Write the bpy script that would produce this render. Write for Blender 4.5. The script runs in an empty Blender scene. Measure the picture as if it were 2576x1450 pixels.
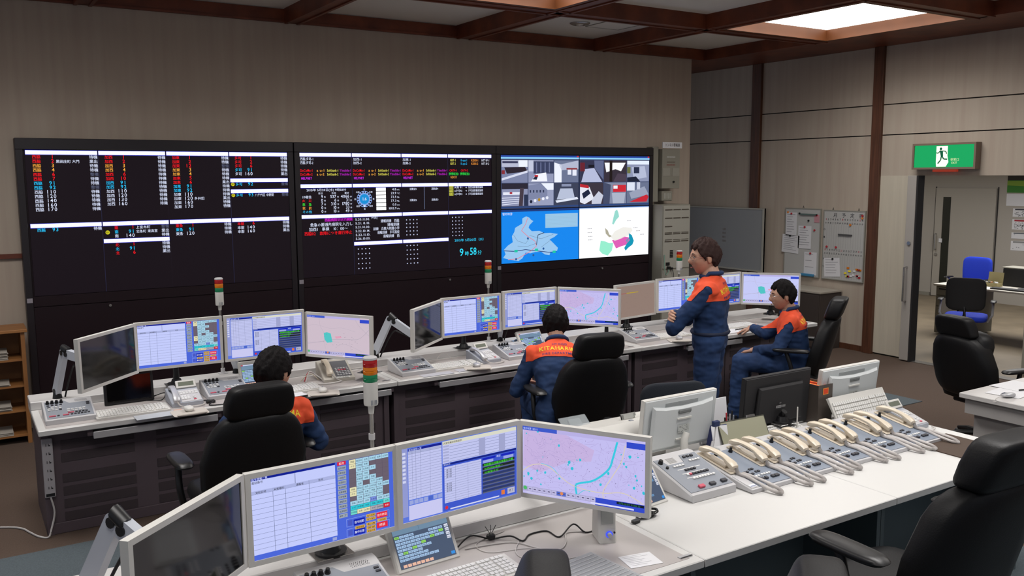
import bpy, bmesh, math, random
from mathutils import Matrix, Vector
from mathutils.bvhtree import BVHTree
rnd = random.Random(7)
sc = bpy.context.scene
COL = sc.collection
PI = math.pi
rad = math.radians

# ------------------------------------------------------------------ camera
H_EYE = 2.2
cam_d = bpy.data.cameras.new('camera')
cam = bpy.data.objects.new('camera', cam_d)
COL.objects.link(cam)
yaw, pitch, roll, FPX = rad(32.3185), rad(7.218), rad(0.2936), 2227.28
fw = Vector((math.sin(yaw)*math.cos(pitch), math.cos(yaw)*math.cos(pitch), -math.sin(pitch)))
rt = Vector((math.cos(yaw), -math.sin(yaw), 0))
dn = fw.cross(rt)
r2 = rt*math.cos(roll) + dn*math.sin(roll)
d2 = -rt*math.sin(roll) + dn*math.cos(roll)
m3 = Matrix((r2, -d2, -fw)).transposed()
cam.matrix_world = Matrix.Translation((0, 0, H_EYE)) @ m3.to_4x4()
cam_d.sensor_width = 36
cam_d.sensor_fit = 'HORIZONTAL'
cam_d.lens = 36*FPX/2576
cam_d.clip_start = 0.05
sc.camera = cam

# ------------------------------------------------------------------ world, lights, exposure
w = bpy.data.worlds.new('world'); sc.world = w; w.use_nodes = True
w.node_tree.nodes['Background'].inputs[0].default_value = (0.80, 0.86, 1.0, 1)
w.node_tree.nodes['Background'].inputs[1].default_value = 0.30
def area(name, loc, sx, sy, power, col=(1, .985, .97), spread=150):
    l = bpy.data.lights.new(name, 'AREA'); l.shape = 'RECTANGLE'; l.size = sx; l.size_y = sy
    l.energy = power; l.color = col; l.spread = rad(spread)
    o = bpy.data.objects.new(name, l); COL.objects.link(o); o.location = loc
    return o
# recessed fluorescent panels of the coffered ceiling (two are in view, the others continue the grid towards the window)
LIGHTS = [(3.93, 5.9, 40), (7.65, 5.9, 36), (3.93, 2.2, 58), (7.65, 2.2, 40), (0.2, 2.2, 30), (0.2, 5.9, 44), (3.93, -1.4, 20)]
for i, (lx, ly, pw) in enumerate(LIGHTS):
    area('ceiling_lamp', (lx, ly, 3.795), 1.5, 1.5, pw)
area('corridor_lamp', (12.2, 6.6, 2.62), 1.8, 1.8, 95, spread=170)
area('corridor_lamp', (12.6, 9.6, 2.62), 1.2, 1.2, 30, spread=170)
sc.view_settings.view_transform = 'Standard'
sc.view_settings.look = 'None'
sc.view_settings.exposure = 0.0
sc.view_settings.gamma = 1.0
sc.view_settings.use_curve_mapping = False
try:
    sc.cycles.use_denoising = True
    sc.cycles.max_bounces = 6
    sc.cycles.sample_clamp_indirect = 3.0
    sc.cycles.caustics_reflective = False
    sc.cycles.caustics_refractive = False
except Exception:
    pass

# ------------------------------------------------------------------ colour and materials
def lin(h, k=1.0):
    if isinstance(h, str):
        h = h.lstrip('#'); c = [int(h[i:i+2], 16)/255 for i in (0, 2, 4)]
    else:
        c = [v/255 for v in h]
    return tuple(k*(v/12.92 if v <= .04045 else ((v+.055)/1.055)**2.4) for v in c)
MATS = {}
def mat(name, col, rough=.55, metal=0, spec=.5, noise=0, nscale=40, bump=0, bscale=200, stretch=None, emit=0, alpha=1, trans=0, col2=None, coat=0):
    if name in MATS: return MATS[name]
    m = bpy.data.materials.new(name); m.use_nodes = True
    nt = m.node_tree; b = nt.nodes['Principled BSDF']
    c = lin(col) if isinstance(col, str) else tuple(col)
    b.inputs['Base Color'].default_value = (*c, 1)
    b.inputs['Roughness'].default_value = rough
    b.inputs['Metallic'].default_value = metal
    b.inputs['Specular IOR Level'].default_value = spec
    b.inputs['Coat Weight'].default_value = coat
    if trans: b.inputs['Transmission Weight'].default_value = trans
    if alpha < 1: b.inputs['Alpha'].default_value = alpha
    if emit:
        b.inputs['Emission Color'].default_value = (*c, 1)
        b.inputs['Emission Strength'].default_value = emit
    if noise or bump:
        tc = nt.nodes.new('ShaderNodeTexCoord'); mp = nt.nodes.new('ShaderNodeMapping')
        nt.links.new(tc.outputs['Object'], mp.inputs['Vector'])
        if stretch: mp.inputs['Scale'].default_value = stretch
        if noise:
            n = nt.nodes.new('ShaderNodeTexNoise'); n.inputs['Scale'].default_value = nscale; n.inputs['Detail'].default_value = 5
            nt.links.new(mp.outputs[0], n.inputs['Vector'])
            r = nt.nodes.new('ShaderNodeValToRGB')
            c2 = lin(col2) if col2 else tuple(v*(1-noise) for v in c)
            r.color_ramp.elements[0].position = .32; r.color_ramp.elements[1].position = .68
            r.color_ramp.elements[0].color = (*c2, 1); r.color_ramp.elements[1].color = (*c, 1)
            nt.links.new(n.outputs['Fac'], r.inputs[0]); nt.links.new(r.outputs[0], b.inputs['Base Color'])
        if bump:
            n2 = nt.nodes.new('ShaderNodeTexNoise'); n2.inputs['Scale'].default_value = bscale; n2.inputs['Detail'].default_value = 3
            nt.links.new(mp.outputs[0] if stretch else tc.outputs['Object'], n2.inputs['Vector'])
            bp = nt.nodes.new('ShaderNodeBump'); bp.inputs['Strength'].default_value = bump; bp.inputs['Distance'].default_value = .01
            nt.links.new(n2.outputs['Fac'], bp.inputs['Height']); nt.links.new(bp.outputs[0], b.inputs['Normal'])
    MATS[name] = m
    return m
WALL = mat('wallpaper', '#b3a697', .8, noise=.1, nscale=2, col2='#ab9c8e', stretch=(6, 6, .3))
WALLR = mat('wallpaper_right', '#b5aa9b', .8, noise=.1, nscale=2, col2='#ad9f91', stretch=(6, 6, .3))
BROWN = mat('brown_wood', '#7d4027', .45, noise=.4, nscale=4, col2='#58291a', stretch=(1, 1, 1))
BROWN2 = mat('brown_post_wood', '#5f3a27', .5, noise=.3, nscale=5, col2='#452818', stretch=(8, 8, .5))
CEILW = mat('ceiling_board', '#e4e1da', .9)
DARKP = mat('dark_panel', '#20151a', .4, spec=.25)
DARKF = mat('dark_frame', '#1b151a', .4)
LEDBK = mat('display_glass', '#0c080c', .3, spec=.2)
CARPET = mat('brown_carpet', '#5b4a3f', .95, noise=.25, nscale=120, bump=.4, bscale=500)
CARPETB = mat('blue_carpet', '#586268', .95, noise=.25, nscale=120, bump=.4, bscale=500)
FLOOR2 = mat('corridor_vinyl', '#80735f', .55, noise=.2, nscale=3)
WHITE = mat('desk_laminate', '#cfcecc', .32, spec=.5)
EDGE = mat('desk_edge', '#c9c7c6', .4)
MATG = mat('desk_mat', '#aea8a6', .45)
BODY = mat('console_body', '#55494f', .6, bump=.05)
BODY2 = mat('console_vent', '#3e3438', .7, bump=.3, bscale=600)
MONW = mat('monitor_plastic', '#cfcdc8', .42)
MONB = mat('monitor_back_plastic', '#c5c9ca', .45)
SILV = mat('silver_plastic', '#b9b9bc', .35, metal=.3)
GREY = mat('grey_plastic', '#888d96', .5)
GREYL = mat('light_grey_plastic', '#bdbcbe', .45)
KEYW = mat('white_key', '#d8d8d8', .5)
KEYR = mat('red_key', '#c8576a', .5)
KEYD = mat('dark_key', '#3a3a40', .5)
BLACK = mat('black_plastic', '#141416', .4)
BLACKM = mat('black_matte', '#1d1c1e', .7)
CREAM = mat('cream_plastic', '#d3c7b4', .32)
CORD = mat('white_cord', '#c9c5c2', .45)
STEEL = mat('steel', '#b8b6b3', .25, metal=.9)
ARM = mat('arm_aluminium', '#c9ced8', .3, metal=.15)
LEATH = mat('black_leather', '#101012', .5, spec=.3, bump=.08, bscale=180)
FABB = mat('black_fabric', '#1b1a1c', .9, bump=.3, bscale=400)
BLUEF = mat('blue_fabric', '#1a37b8', .9, bump=.3, bscale=400)
NAVY = mat('navy_cloth', '#1d3a66', .85, noise=.35, nscale=9, col2='#142c52', bump=.25, bscale=14)
ORNG = mat('orange_cloth', '#e8522c', .8, bump=.1, bscale=20)
SKIN = mat('skin', '#c49780', .5, noise=.1, nscale=20)
HAIR = mat('black_hair', '#120e0f', .75, spec=.2, bump=.6, bscale=120, stretch=(1, 1, .15))
HAIRB = mat('dark_brown_hair', '#33201d', .7, spec=.25, bump=.6, bscale=120, stretch=(1, 1, .15))
PAPER = mat('paper', '#d9d9dc', .8)
YELL = mat('yellow_print', '#f2dc2e', .7)
PURP = mat('purple_print', '#3b2c6e', .7)
RED = mat('red_lens', '#98181a', .2, emit=.1)
AMB = mat('amber_lens', '#c06a10', .2, emit=.08)
GRN = mat('green_lens', '#14704a', .2, emit=.07)
OFFW = mat('office_white', '#c9c4ba', .6)
STG = mat('steel_grey_paint', '#8a877c', .5)
WOODL = mat('light_wood', '#9a6a3c', .5, noise=.3, nscale=3, stretch=(1, 6, 1), col2='#7c5029')
CLEAR = mat('clear_plastic', '#c4ccd0', .1, alpha=.35)
INK = mat('black_ink', '#1c1c1c', .8)
REDINK = mat('red_ink', '#b32a35', .7)

# ------------------------------------------------------------------ object helpers
def put(name, me, mats, parent=None, loc=(0, 0, 0), rz=0, smooth=None):
    for m in (mats if isinstance(mats, (list, tuple)) else [mats]): me.materials.append(m)
    o = bpy.data.objects.new(name, me); COL.objects.link(o)
    if parent is not None: o.parent = parent
    o.location = loc
    o.rotation_euler = (0, 0, rz) if not isinstance(rz, (tuple, list)) else rz
    if smooth:
        me.shade_smooth(); me.set_sharp_from_angle(angle=rad(smooth))
    return o
def tag(o, label=None, cat=None, group=None, kind=None):
    if label: o['label'] = label
    if cat: o['category'] = cat
    if group: o['group'] = group
    if kind: o['kind'] = kind
    return o
def thing(name, label, cat, loc=(0, 0, 0), rz=0, group=None):
    o = bpy.data.objects.new(name, None); COL.objects.link(o)
    o.empty_display_size = .05
    o.location = loc; o.rotation_euler = (0, 0, rz)
    return tag(o, label, cat, group)
def dup(o, parent=None):
    c = o.copy(); COL.objects.link(c); c.parent = parent
    for ch in list(o.children):
        dup(ch, c)
    return c
class B:
    """collects shapes into one bmesh"""
    def __init__(s): s.bm = bmesh.new(); s.M = Matrix(); s.mi = 0
    def add(s, vs, fs, mi=None):
        mi = s.mi if mi is None else mi
        nv = [s.bm.verts.new(s.M @ Vector(v)) for v in vs]
        out = []
        for f in fs:
            try:
                g = s.bm.faces.new([nv[i] for i in f]); g.material_index = mi; out.append(g)
            except ValueError: pass
        return nv, out
    def box(s, x0, x1, y0, y1, z0, z1, bev=0, mi=None, seg=1):
        vs = [(x, y, z) for z in (z0, z1) for y in (y0, y1) for x in (x0, x1)]
        fs = [(0, 2, 3, 1), (4, 5, 7, 6), (0, 1, 5, 4), (2, 6, 7, 3), (0, 4, 6, 2), (1, 3, 7, 5)]
        nv, nf = s.add(vs, fs, mi)
        if bev:
            es = list({e for f in nf for e in f.edges})
            bmesh.ops.bevel(s.bm, geom=es, offset=bev, segments=seg, affect='EDGES', profile=.5)
        return s
    def prism(s, pts, h0, h1, ax='z', mi=None, bev=0):
        n = len(pts)
        def P(a, b, h): return {'z': (a, b, h), 'y': (a, h, b), 'x': (h, a, b)}[ax]
        vs = [P(a, b, h0) for a, b in pts]+[P(a, b, h1) for a, b in pts]
        fs = [tuple(range(n))[::-1], tuple(range(n, 2*n))]+[(i, (i+1) % n, n+(i+1) % n, n+i) for i in range(n)]
        nv, nf = s.add(vs, fs, mi)
        bmesh.ops.recalc_face_normals(s.bm, faces=nf)
        if bev:
            es = list({e for f in nf[:2] for e in f.edges})
            bmesh.ops.bevel(s.bm, geom=es, offset=bev, segments=1, affect='EDGES')
        return s
    def ring(s, c, t, r, n, u=None):
        t = t.normalized()
        a = u if u is not None else (Vector((0, 0, 1)) if abs(t.z) < .9 else Vector((1, 0, 0)))
        e1 = t.cross(a).normalized(); e2 = t.cross(e1)
        return [c+(e1*math.cos(2*PI*i/n)+e2*math.sin(2*PI*i/n))*r for i in range(n)]
    def tube(s, pts, r, n=6, mi=None, rf=None, cap=True):
        pts = [Vector(p) for p in pts]; rings = []
        for i, p in enumerate(pts):
            t = (pts[min(i+1, len(pts)-1)]-pts[max(i-1, 0)])
            rr = rf(i/(len(pts)-1)) if rf else (r[i] if isinstance(r, (list, tuple)) else r)
            rings.append(s.ring(p, t, rr, n))
        vs = [v for g in rings for v in g]; fs = []
        for k in range(len(pts)-1):
            for i in range(n):
                fs.append((k*n+i, k*n+(i+1) % n, (k+1)*n+(i+1) % n, (k+1)*n+i))
        if cap: fs += [tuple(range(n))[::-1], tuple(range((len(pts)-1)*n, len(pts)*n))]
        nv, nf = s.add(vs, fs, mi)
        bmesh.ops.recalc_face_normals(s.bm, faces=nf)
        return s
    def cyl(s, p0, p1, r0, r1=None, n=16, mi=None):
        return s.tube([p0, p1], [r0, r0 if r1 is None else r1], n, mi)
    def lathe(s, prof, n=20, c=(0, 0, 0), mi=None):
        vs = [(c[0]+r*math.cos(2*PI*i/n), c[1]+r*math.sin(2*PI*i/n), c[2]+z) for r, z in prof for i in range(n)]
        fs = [(k*n+i, k*n+(i+1) % n, (k+1)*n+(i+1) % n, (k+1)*n+i) for k in range(len(prof)-1) for i in range(n)]
        fs += [tuple(range(n))[::-1], tuple(range((len(prof)-1)*n, len(prof)*n))]
        nv, nf = s.add(vs, fs, mi); bmesh.ops.recalc_face_normals(s.bm, faces=nf)
        return s
    def cush(s, c, size, e=.45, n=14, m=10, mi=None, fn=None, ez=None):
        """rounded cushion (superellipsoid)"""
        ez = e if ez is None else ez
        def sp(v, q): return math.copysign(abs(v)**q, v)
        vs = []
        for j in range(m+1):
            ph = -PI/2+PI*j/m
            for i in range(n):
                th = 2*PI*i/n
                p = Vector((size[0]/2*sp(math.cos(ph), ez)*sp(math.cos(th), e), size[1]/2*sp(math.cos(ph), ez)*sp(math.sin(th), e), size[2]/2*sp(math.sin(ph), ez)))
                if fn: p = fn(p)
                vs.append(p+Vector(c))
        fs = [(j*n+i, j*n+(i+1) % n, (j+1)*n+(i+1) % n, (j+1)*n+i) for j in range(m) for i in range(n)]
        nv, nf = s.add(vs, fs, mi)
        bmesh.ops.remove_doubles(s.bm, verts=nv, dist=1e-5)
        return s
    def obj(s, name, mats, parent=None, loc=(0, 0, 0), rz=0, smooth=None):
        me = bpy.data.meshes.new(name); s.bm.to_mesh(me); s.bm.free()
        return put(name, me, mats, parent, loc, rz, smooth)
def RX(a): return Matrix.Rotation(a, 4, 'X')
def RY(a): return Matrix.Rotation(a, 4, 'Y')
def RZ(a): return Matrix.Rotation(a, 4, 'Z')
def TR(x, y, z): return Matrix.Translation((x, y, z))
def spline(pts, n=8):
    P = [Vector(p) for p in pts]; out = []
    for i in range(len(P)-1):
        p0, p1, p2, p3 = P[max(i-1, 0)], P[i], P[i+1], P[min(i+2, len(P)-1)]
        for k in range(n):
            t = k/n
            out.append(.5*((2*p1)+(p2-p0)*t+(2*p0-5*p1+4*p2-p3)*t*t+(3*p1-p0-3*p2+p3)*t**3))
    out.append(P[-1]); return out
def structure(b, name, mats, label=None, smooth=None, parent=None):
    o = b.obj(name, mats, parent, smooth=smooth)
    if parent is None: tag(o, label, None, None, 'structure')
    return o

# ------------------------------------------------------------------ flat print: screens, posters, boards
_cu = bpy.data.curves.new('glyph', 'FONT'); _cu.resolution_u = 1
_ob = bpy.data.objects.new('glyph', _cu); COL.objects.link(_ob)
GL = {}
def glyph(ch):
    if ch not in GL:
        _cu.body = ch; _cu.resolution_u = 1 if ord(ch) > 0x2000 else 2; _cu.offset = .005 if ord(ch) > 0x2000 else .008
        dg = bpy.context.evaluated_depsgraph_get(); dg.update()
        ev = _ob.evaluated_get(dg); me = ev.to_mesh()
        vs = [(v.co.x, v.co.y) for v in me.vertices]; fs = [tuple(p.vertices) for p in me.polygons]
        ev.to_mesh_clear()
        adv = 1.0 if ord(ch) > 0x2000 else ((max(v[0] for v in vs)+.07) if vs else .32)
        GL[ch] = (vs, fs, adv)
    return GL[ch]
def screen_mat(name, rough, lit=True):
    m = bpy.data.materials.new(name); m.use_nodes = True; nt = m.node_tree; b = nt.nodes['Principled BSDF']
    a = nt.nodes.new('ShaderNodeAttribute'); a.attribute_name = 'ink'
    b.inputs['Roughness'].default_value = rough
    if lit:
        b.inputs['Base Color'].default_value = (.004, .004, .005, 1); b.inputs['Specular IOR Level'].default_value = .15
        nt.links.new(a.outputs['Color'], b.inputs['Emission Color']); b.inputs['Emission Strength'].default_value = 1.0
    else:
        nt.links.new(a.outputs['Color'], b.inputs['Base Color'])
    return m
SCR = screen_mat('lit_screen', .35)
PRINT = screen_mat('printed_ink', .7, False)
class CV:
    """flat picture, x to the right, y down in its own units, facing -y"""
    def __init__(s, w, h): s.w = w; s.h = h; s.v = []; s.f = []; s.c = []
    def _p(s, vs, fs, col, l):
        o = len(s.v); s.v += [(x, y, l) for x, y in vs]
        c = lin(col) if isinstance(col, str) else col
        for f in fs: s.f.append(tuple(o+i for i in f)); s.c.append(c)
    def rect(s, x0, y0, x1, y1, col, l=0): s._p([(x0, y0), (x1, y0), (x1, y1), (x0, y1)], [(3, 2, 1, 0)], col, l)
    def poly(s, pts, col, l=1): 
        a = sum(pts[i][0]*pts[(i+1) % len(pts)][1]-pts[(i+1) % len(pts)][0]*pts[i][1] for i in range(len(pts)))
        s._p(pts if a < 0 else pts[::-1], [tuple(range(len(pts)))], col, l)
    def line(s, pts, wd, col, l=2):
        for (a, b), (c, d) in zip(pts[:-1], pts[1:]):
            L = math.hypot(c-a, d-b) or 1; nx, ny = (d-b)/L*wd/2, -(c-a)/L*wd/2
            s.poly([(a+nx, b+ny), (c+nx, d+ny), (c-nx, d-ny), (a-nx, b-ny)], col, l)
    def circ(s, x, y, r, col, l=2, n=12): s.poly([(x+r*math.cos(2*PI*i/n), y+r*math.sin(2*PI*i/n)) for i in range(n)], col, l)
    def text(s, t, x, y, h, col, l=3, fit=None, al='l', sx=1.0, mono=None):
        """y = baseline; h = height of a full-width character"""
        gs = [glyph(c) for c in t]
        adv = [(mono if mono else g[2]) for g in gs]; W = sum(adv)*h*sx
        if fit and W > 0: sx = sx*fit/W; W = fit
        x0 = x-(W if al == 'r' else W/2 if al == 'c' else 0)
        for g, a in zip(gs, adv):
            if g[0]: s._p([(x0+vx*h*sx, y-vy*h) for vx, vy in g[0]], [f for f in g[1]], col, l)
            x0 += a*h*sx
    def obj(s, name, W, Hm, parent, M=Matrix(), m=None, step=.0004):
        me = bpy.data.meshes.new(name)
        vs = [M @ Vector(((x/s.w-.5)*W, -l*step, (.5-y/s.h)*Hm)) for x, y, l in s.v]
        me.from_pydata(vs, [], s.f)
        at = me.color_attributes.new('ink', 'FLOAT_COLOR', 'CORNER')
        buf = []
        for f, c in zip(s.f, s.c): buf += [c[0], c[1], c[2], 1.0]*len(f)
        at.data.foreach_set('color', buf)
        return put(name, me, m or SCR, parent)
# ================================================================== THE ROOM
b = B(); b.box(-4, 9.5, -3, 11, -.12, 0)
floor = structure(b, 'floor', CARPET, 'brown carpet floor of the control room')
b = B(); b.box(-4, 7.86, 4.97, 5.74, 0, .006)
put_strip = b.obj('carpet_strip', CARPETB, floor)
put_strip['label'] = 'blue-grey carpet strip'
b = B(); b.box(-4, 6.3, .2, 2.62, 0, .006); x_ = b.obj('carpet_strip', CARPETB, floor); x_['label'] = 'blue-grey carpet strip'
b = B(); b.box(9.5, 16, -1, 11, -.12, 0)
structure(b, 'floor_corridor', FLOOR2, 'pale brown floor of the office beyond the doorway')
b = B(); b.box(9.44, 9.56, 4.0, 6.3, .0, .008); structure(b, 'trim_threshold', STEEL, 'metal door track in the floor')
# back wall (a false wall whose end shows beside the equipment cabinet)
b = B(); b.box(-4, 8.33, 8.75, 8.95, 0, 3.83); wb = structure(b, 'wall_back', WALL, 'beige papered wall behind the video displays')
b = B(); b.box(-4, .5, 8.72, 8.75, 1.515, 1.555); structure(b, 'trim_rail', BROWN, 'narrow brown rail on the back wall')
b = B(); b.box(-4, 8.33, 8.725, 8.75, 3.70, 3.83)
b.box(-4, 8.33, 8.71, 8.725, 3.70, 3.72); structure(b, 'trim_cornice', BROWN, 'brown cornice along the back wall')
b = B(); b.box(8.33, 9.5, 10.8, 11, 0, 3.83); structure(b, 'wall_recess', WALLR, 'papered wall of the recess')
# right wall : core and proud panels with dark grooves
b = B(); b.box(9.53, 9.68, 6.3, 11, 0, 3.83); b.box(9.53, 9.68, -3, 6.3, 2.18, 3.83); b.box(9.53, 9.68, -3, 3.2, 0, 2.18)
wr = structure(b, 'wall_right', BLACKM, 'wall of papered panels with dark grooves')
ys = [(-3, .9), (.9, 2.8), (2.8, 4.72), (4.72, 6.70), (6.83, 8.58), (8.74, 11)]
for y0, y1 in ys:
    zs = [(2.18, 2.655), (2.668, 3.013), (3.026, 3.7)]
    if y0 >= 6.8: zs = [(0, 1.3), (1.3, 2.655)]+zs[1:]; 
    if y0 < 2.7: zs = [(0, 2.655)]+zs[1:]
    for z0, z1 in zs:
        b = B(); b.box(9.5, 9.53, y0, y1, z0, z1); b.obj('wall_panel', WALLR, wr)
b = B(); b.box(9.5, 9.53, 6.27, 6.70, .02, 2.18); b.obj('wall_panel', mat('pale_grain', '#c4bcab', .7, noise=.1, nscale=3, stretch=(8, 8, .4)), wr)
for nm, y0, y1, z0, lab in (('trim_post_near', 6.70, 6.83, 0, 'brown wooden post beside the doorway'), ('trim_post_far', 8.58, 8.74, 0, 'brown wooden post above the whiteboard')):
    b = B(); b.box(9.455, 9.53, y0, y1, z0, 3.70, .004); structure(b, nm, BROWN2, lab)
b = B(); b.box(9.485, 9.53, 6.83, 10.9, 0, .07); structure(b, 'baseboard_right', BROWN2, 'dark baseboard of the right wall')
# sliding door leaf, seen edge on, with its handle
dl = B(); dl.box(9.40, 9.53, 6.165, 6.275, .015, 2.18, .004)
d1 = structure(dl, 'door_1', mat('door_leaf', '#a39e98', .5), 'sliding door leaf with a long bar handle')
b = B(); b.box(9.41, 9.53, 6.145, 6.165, 0, 2.18); b.obj('door_gap_strip', BLACKM, d1)  # black strip added where only a dark gap shows beside the leaf
b = B(); b.tube([(9.40, 6.225, .72), (9.34, 6.225, .72), (9.34, 6.225, 1.12), (9.40, 6.225, 1.12)], .011, 8); b.obj('door_handle', STEEL, d1, smooth=40)
b = B(); b.cyl((9.40, 6.215, 1.4), (9.385, 6.215, 1.4), .022); b.obj('door_lock', STEEL, d1, smooth=40)
# office beyond: far wall, door with slit window
b = B(); b.box(15.0, 15.15, 2, 11, 0, 2.75); structure(b, 'wall_corridor', mat('office_wall', '#a9a39a', .8), 'plain grey wall of the office beyond')
b = B(); b.box(9.68, 15.15, 10.9, 11, 0, 2.75); structure(b, 'wall_corridor_side', MATS['office_wall'], 'side wall of the office beyond')
b = B(); b.box(9.68, 16, -1, 11, 2.72, 2.8); structure(b, 'ceiling_corridor', CEILW, 'low ceiling of the office beyond')
b = B(); b.box(14.97, 15.0, 8.33, 9.42, .01, 1.95, .003); d2 = structure(b, 'door_2', mat('office_door', '#a8a298', .6), 'flush office door with a tall slit window')
b = B(); b.box(14.962, 14.972, 9.13, 9.27, .22, 1.79); b.obj('door_window', mat('dark_glass', '#23251f', .15), d2)
b = B(); b.tube([(14.97, 9.37, .85), (14.92, 9.37, .85), (14.92, 9.37, 1.13), (14.97, 9.37, 1.13)], .012, 6); b.cyl((14.97, 9.36, .76), (14.95, 9.36, .76), .025); b.obj('door_handle', STEEL, d2, smooth=40)
b = B(); b.box(14.95, 14.962, 9.25, 9.31, .98, 1.05); b.obj('lock_plate', PAPER, d2)
for y_ in (9.43, 8.31):
    b = B(); b.box(14.985, 15.0, y_-.006, y_+.006, 0, 1.97); structure(b, 'trim_door_joint', BLACKM, 'dark joint of the office door frame')
b = B(); b.box(14.97, 15.0, 9.45, 10.9, 0, .06); structure(b, 'baseboard_corridor', STG, 'grey baseboard of the office wall')
# coffered ceiling
XB = [(-2.75, -2.6), (-.85, -.7), (1.03, 1.18), (2.9, 3.05), (4.82, 5.0), (6.70, 6.87)]
YB = [(6.83, 7.02), (4.90, 5.08), (2.98, 3.15), (1.05, 1.22), (-.85, -.68)]
b = B(); b.box(-4, 9.7, -3, 11, 3.86, 3.95); cel = structure(b, 'ceiling', CEILW, 'coffered ceiling of white boards between brown beams')
def beam(x0, x1, y0, y1, n):
    b = B(); b.box(x0, x1, y0, y1, 3.70, 3.86)
    if n == 'x':
        for x in (x0, x1-.03): b.box(x, x+.03, y0, y1, 3.688, 3.70)
    else:
        for y in (y0, y1-.03): b.box(x0, x1, y, y+.03, 3.688, 3.70)
    tag(b.obj('trim_beam', BROWN), 'brown ceiling beam', None, None, 'structure')
for x0, x1 in XB: beam(x0, x1, -3, 8.725, 'x')
for y0, y1 in YB: beam(-4, 8.6, y0, y1, 'y')
b = B(); b.box(8.56, 9.53, -3, 8.75, 3.70, 3.86); b.box(8.33, 9.53, 8.75, 10.9, 3.70, 3.86); tag(b.obj('trim_soffit', BROWN), 'wide brown soffit along the right wall', None, None, 'structure')
cx_ = [(-2.6, -.85), (-.7, 1.03), (1.18, 2.9), (3.05, 4.82), (5.0, 6.70), (6.87, 8.56)]
cy_ = [(7.02, 8.725), (5.08, 6.83), (3.15, 4.90), (1.22, 2.98), (-.68, 1.05)]
lit_cells = [(3, 1), (5, 1), (3, 3), (5, 3), (1, 3), (1, 1)]
LITM = mat('lamp_diffuser', '#fff8f0', .5, emit=3.2)
for i, (x0, x1) in enumerate(cx_):
    for j, (y0, y1) in enumerate(cy_):
        if (i, j) in lit_cells:
            t = thing('ceiling_light', {(5, 1): 'recessed square ceiling light glowing white near the right wall', (3, 1): 'recessed ceiling light whose orange lit frame shows at the top edge'}.get((i, j), 'recessed ceiling light overhead, out of view %s' % {(3, 3): 'above the near monitors', (5, 3): 'above the far end of the near desk', (1, 3): 'left of the viewer', (1, 1): 'above the left end of the rear desk'}[i, j] if (i, j) in ((3, 3), (5, 3), (1, 3), (1, 1)) else ''), 'ceiling light', ((x0+x1)/2, (y0+y1)/2, 3.86))
            hx, hy = (x1-x0)/2-.01, (y1-y0)/2-.01
            b = B(); b.box(-hx, hx, -hy, hy, -.045, -.03); b.obj('diffuser', LITM, t)
            fm = mat('lamp_frame_wood', '#6b3d1d', .5, noise=.2, nscale=4)
            b = B()
            for sx in (-1, 1): b.box(min(sx*hx, sx*(hx-.05)), max(sx*hx, sx*(hx-.05)), -hy, hy, -.165, -.045)
            for sy in (-1, 1): b.box(-hx+.05, hx-.05, min(sy*hy, sy*(hy-.05)), max(sy*hy, sy*(hy-.05)), -.165, -.045)
            b.obj('light_frame', fm, t)
        else:
            b = B(); b.box(x0, x1, y0, y1, 3.835, 3.86); b.obj('ceiling_board', CEILW, cel)
t = thing('ceiling_downlight', 'small round chrome downlight in a white ceiling board', 'downlight', (5.89, 7.91, 3.835))
b = B(); b.lathe([(.11, 0), (.11, -.008), (.085, -.02), (.05, -.022), (.045, -.005)], 20); b.obj('trim_ring', STEEL, t, smooth=40)
b = B(); b.lathe([(.045, -.004), (.04, -.018), (.0, -.026)], 14); b.obj('bulb', mat('lamp_glass', '#e8e6e0', .1), t, smooth=40)
t = thing('access_hatch', 'square access hatch outlined in a white ceiling board', 'hatch', (6.3, 7.85, 3.835))
b = B(); b.box(-.22, .22, -.19, .19, -.004, 0); b.obj('hatch_cover', CEILW, t)
b = B()
for s_ in (-1, 1): b.box(s_*.228-.006, s_*.228+.006, -.2, .2, -.006, 0); b.box(-.22, .22, s_*.196-.006, s_*.196+.006, -.006, 0)
b.obj('hatch_joint', STG, t)

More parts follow.
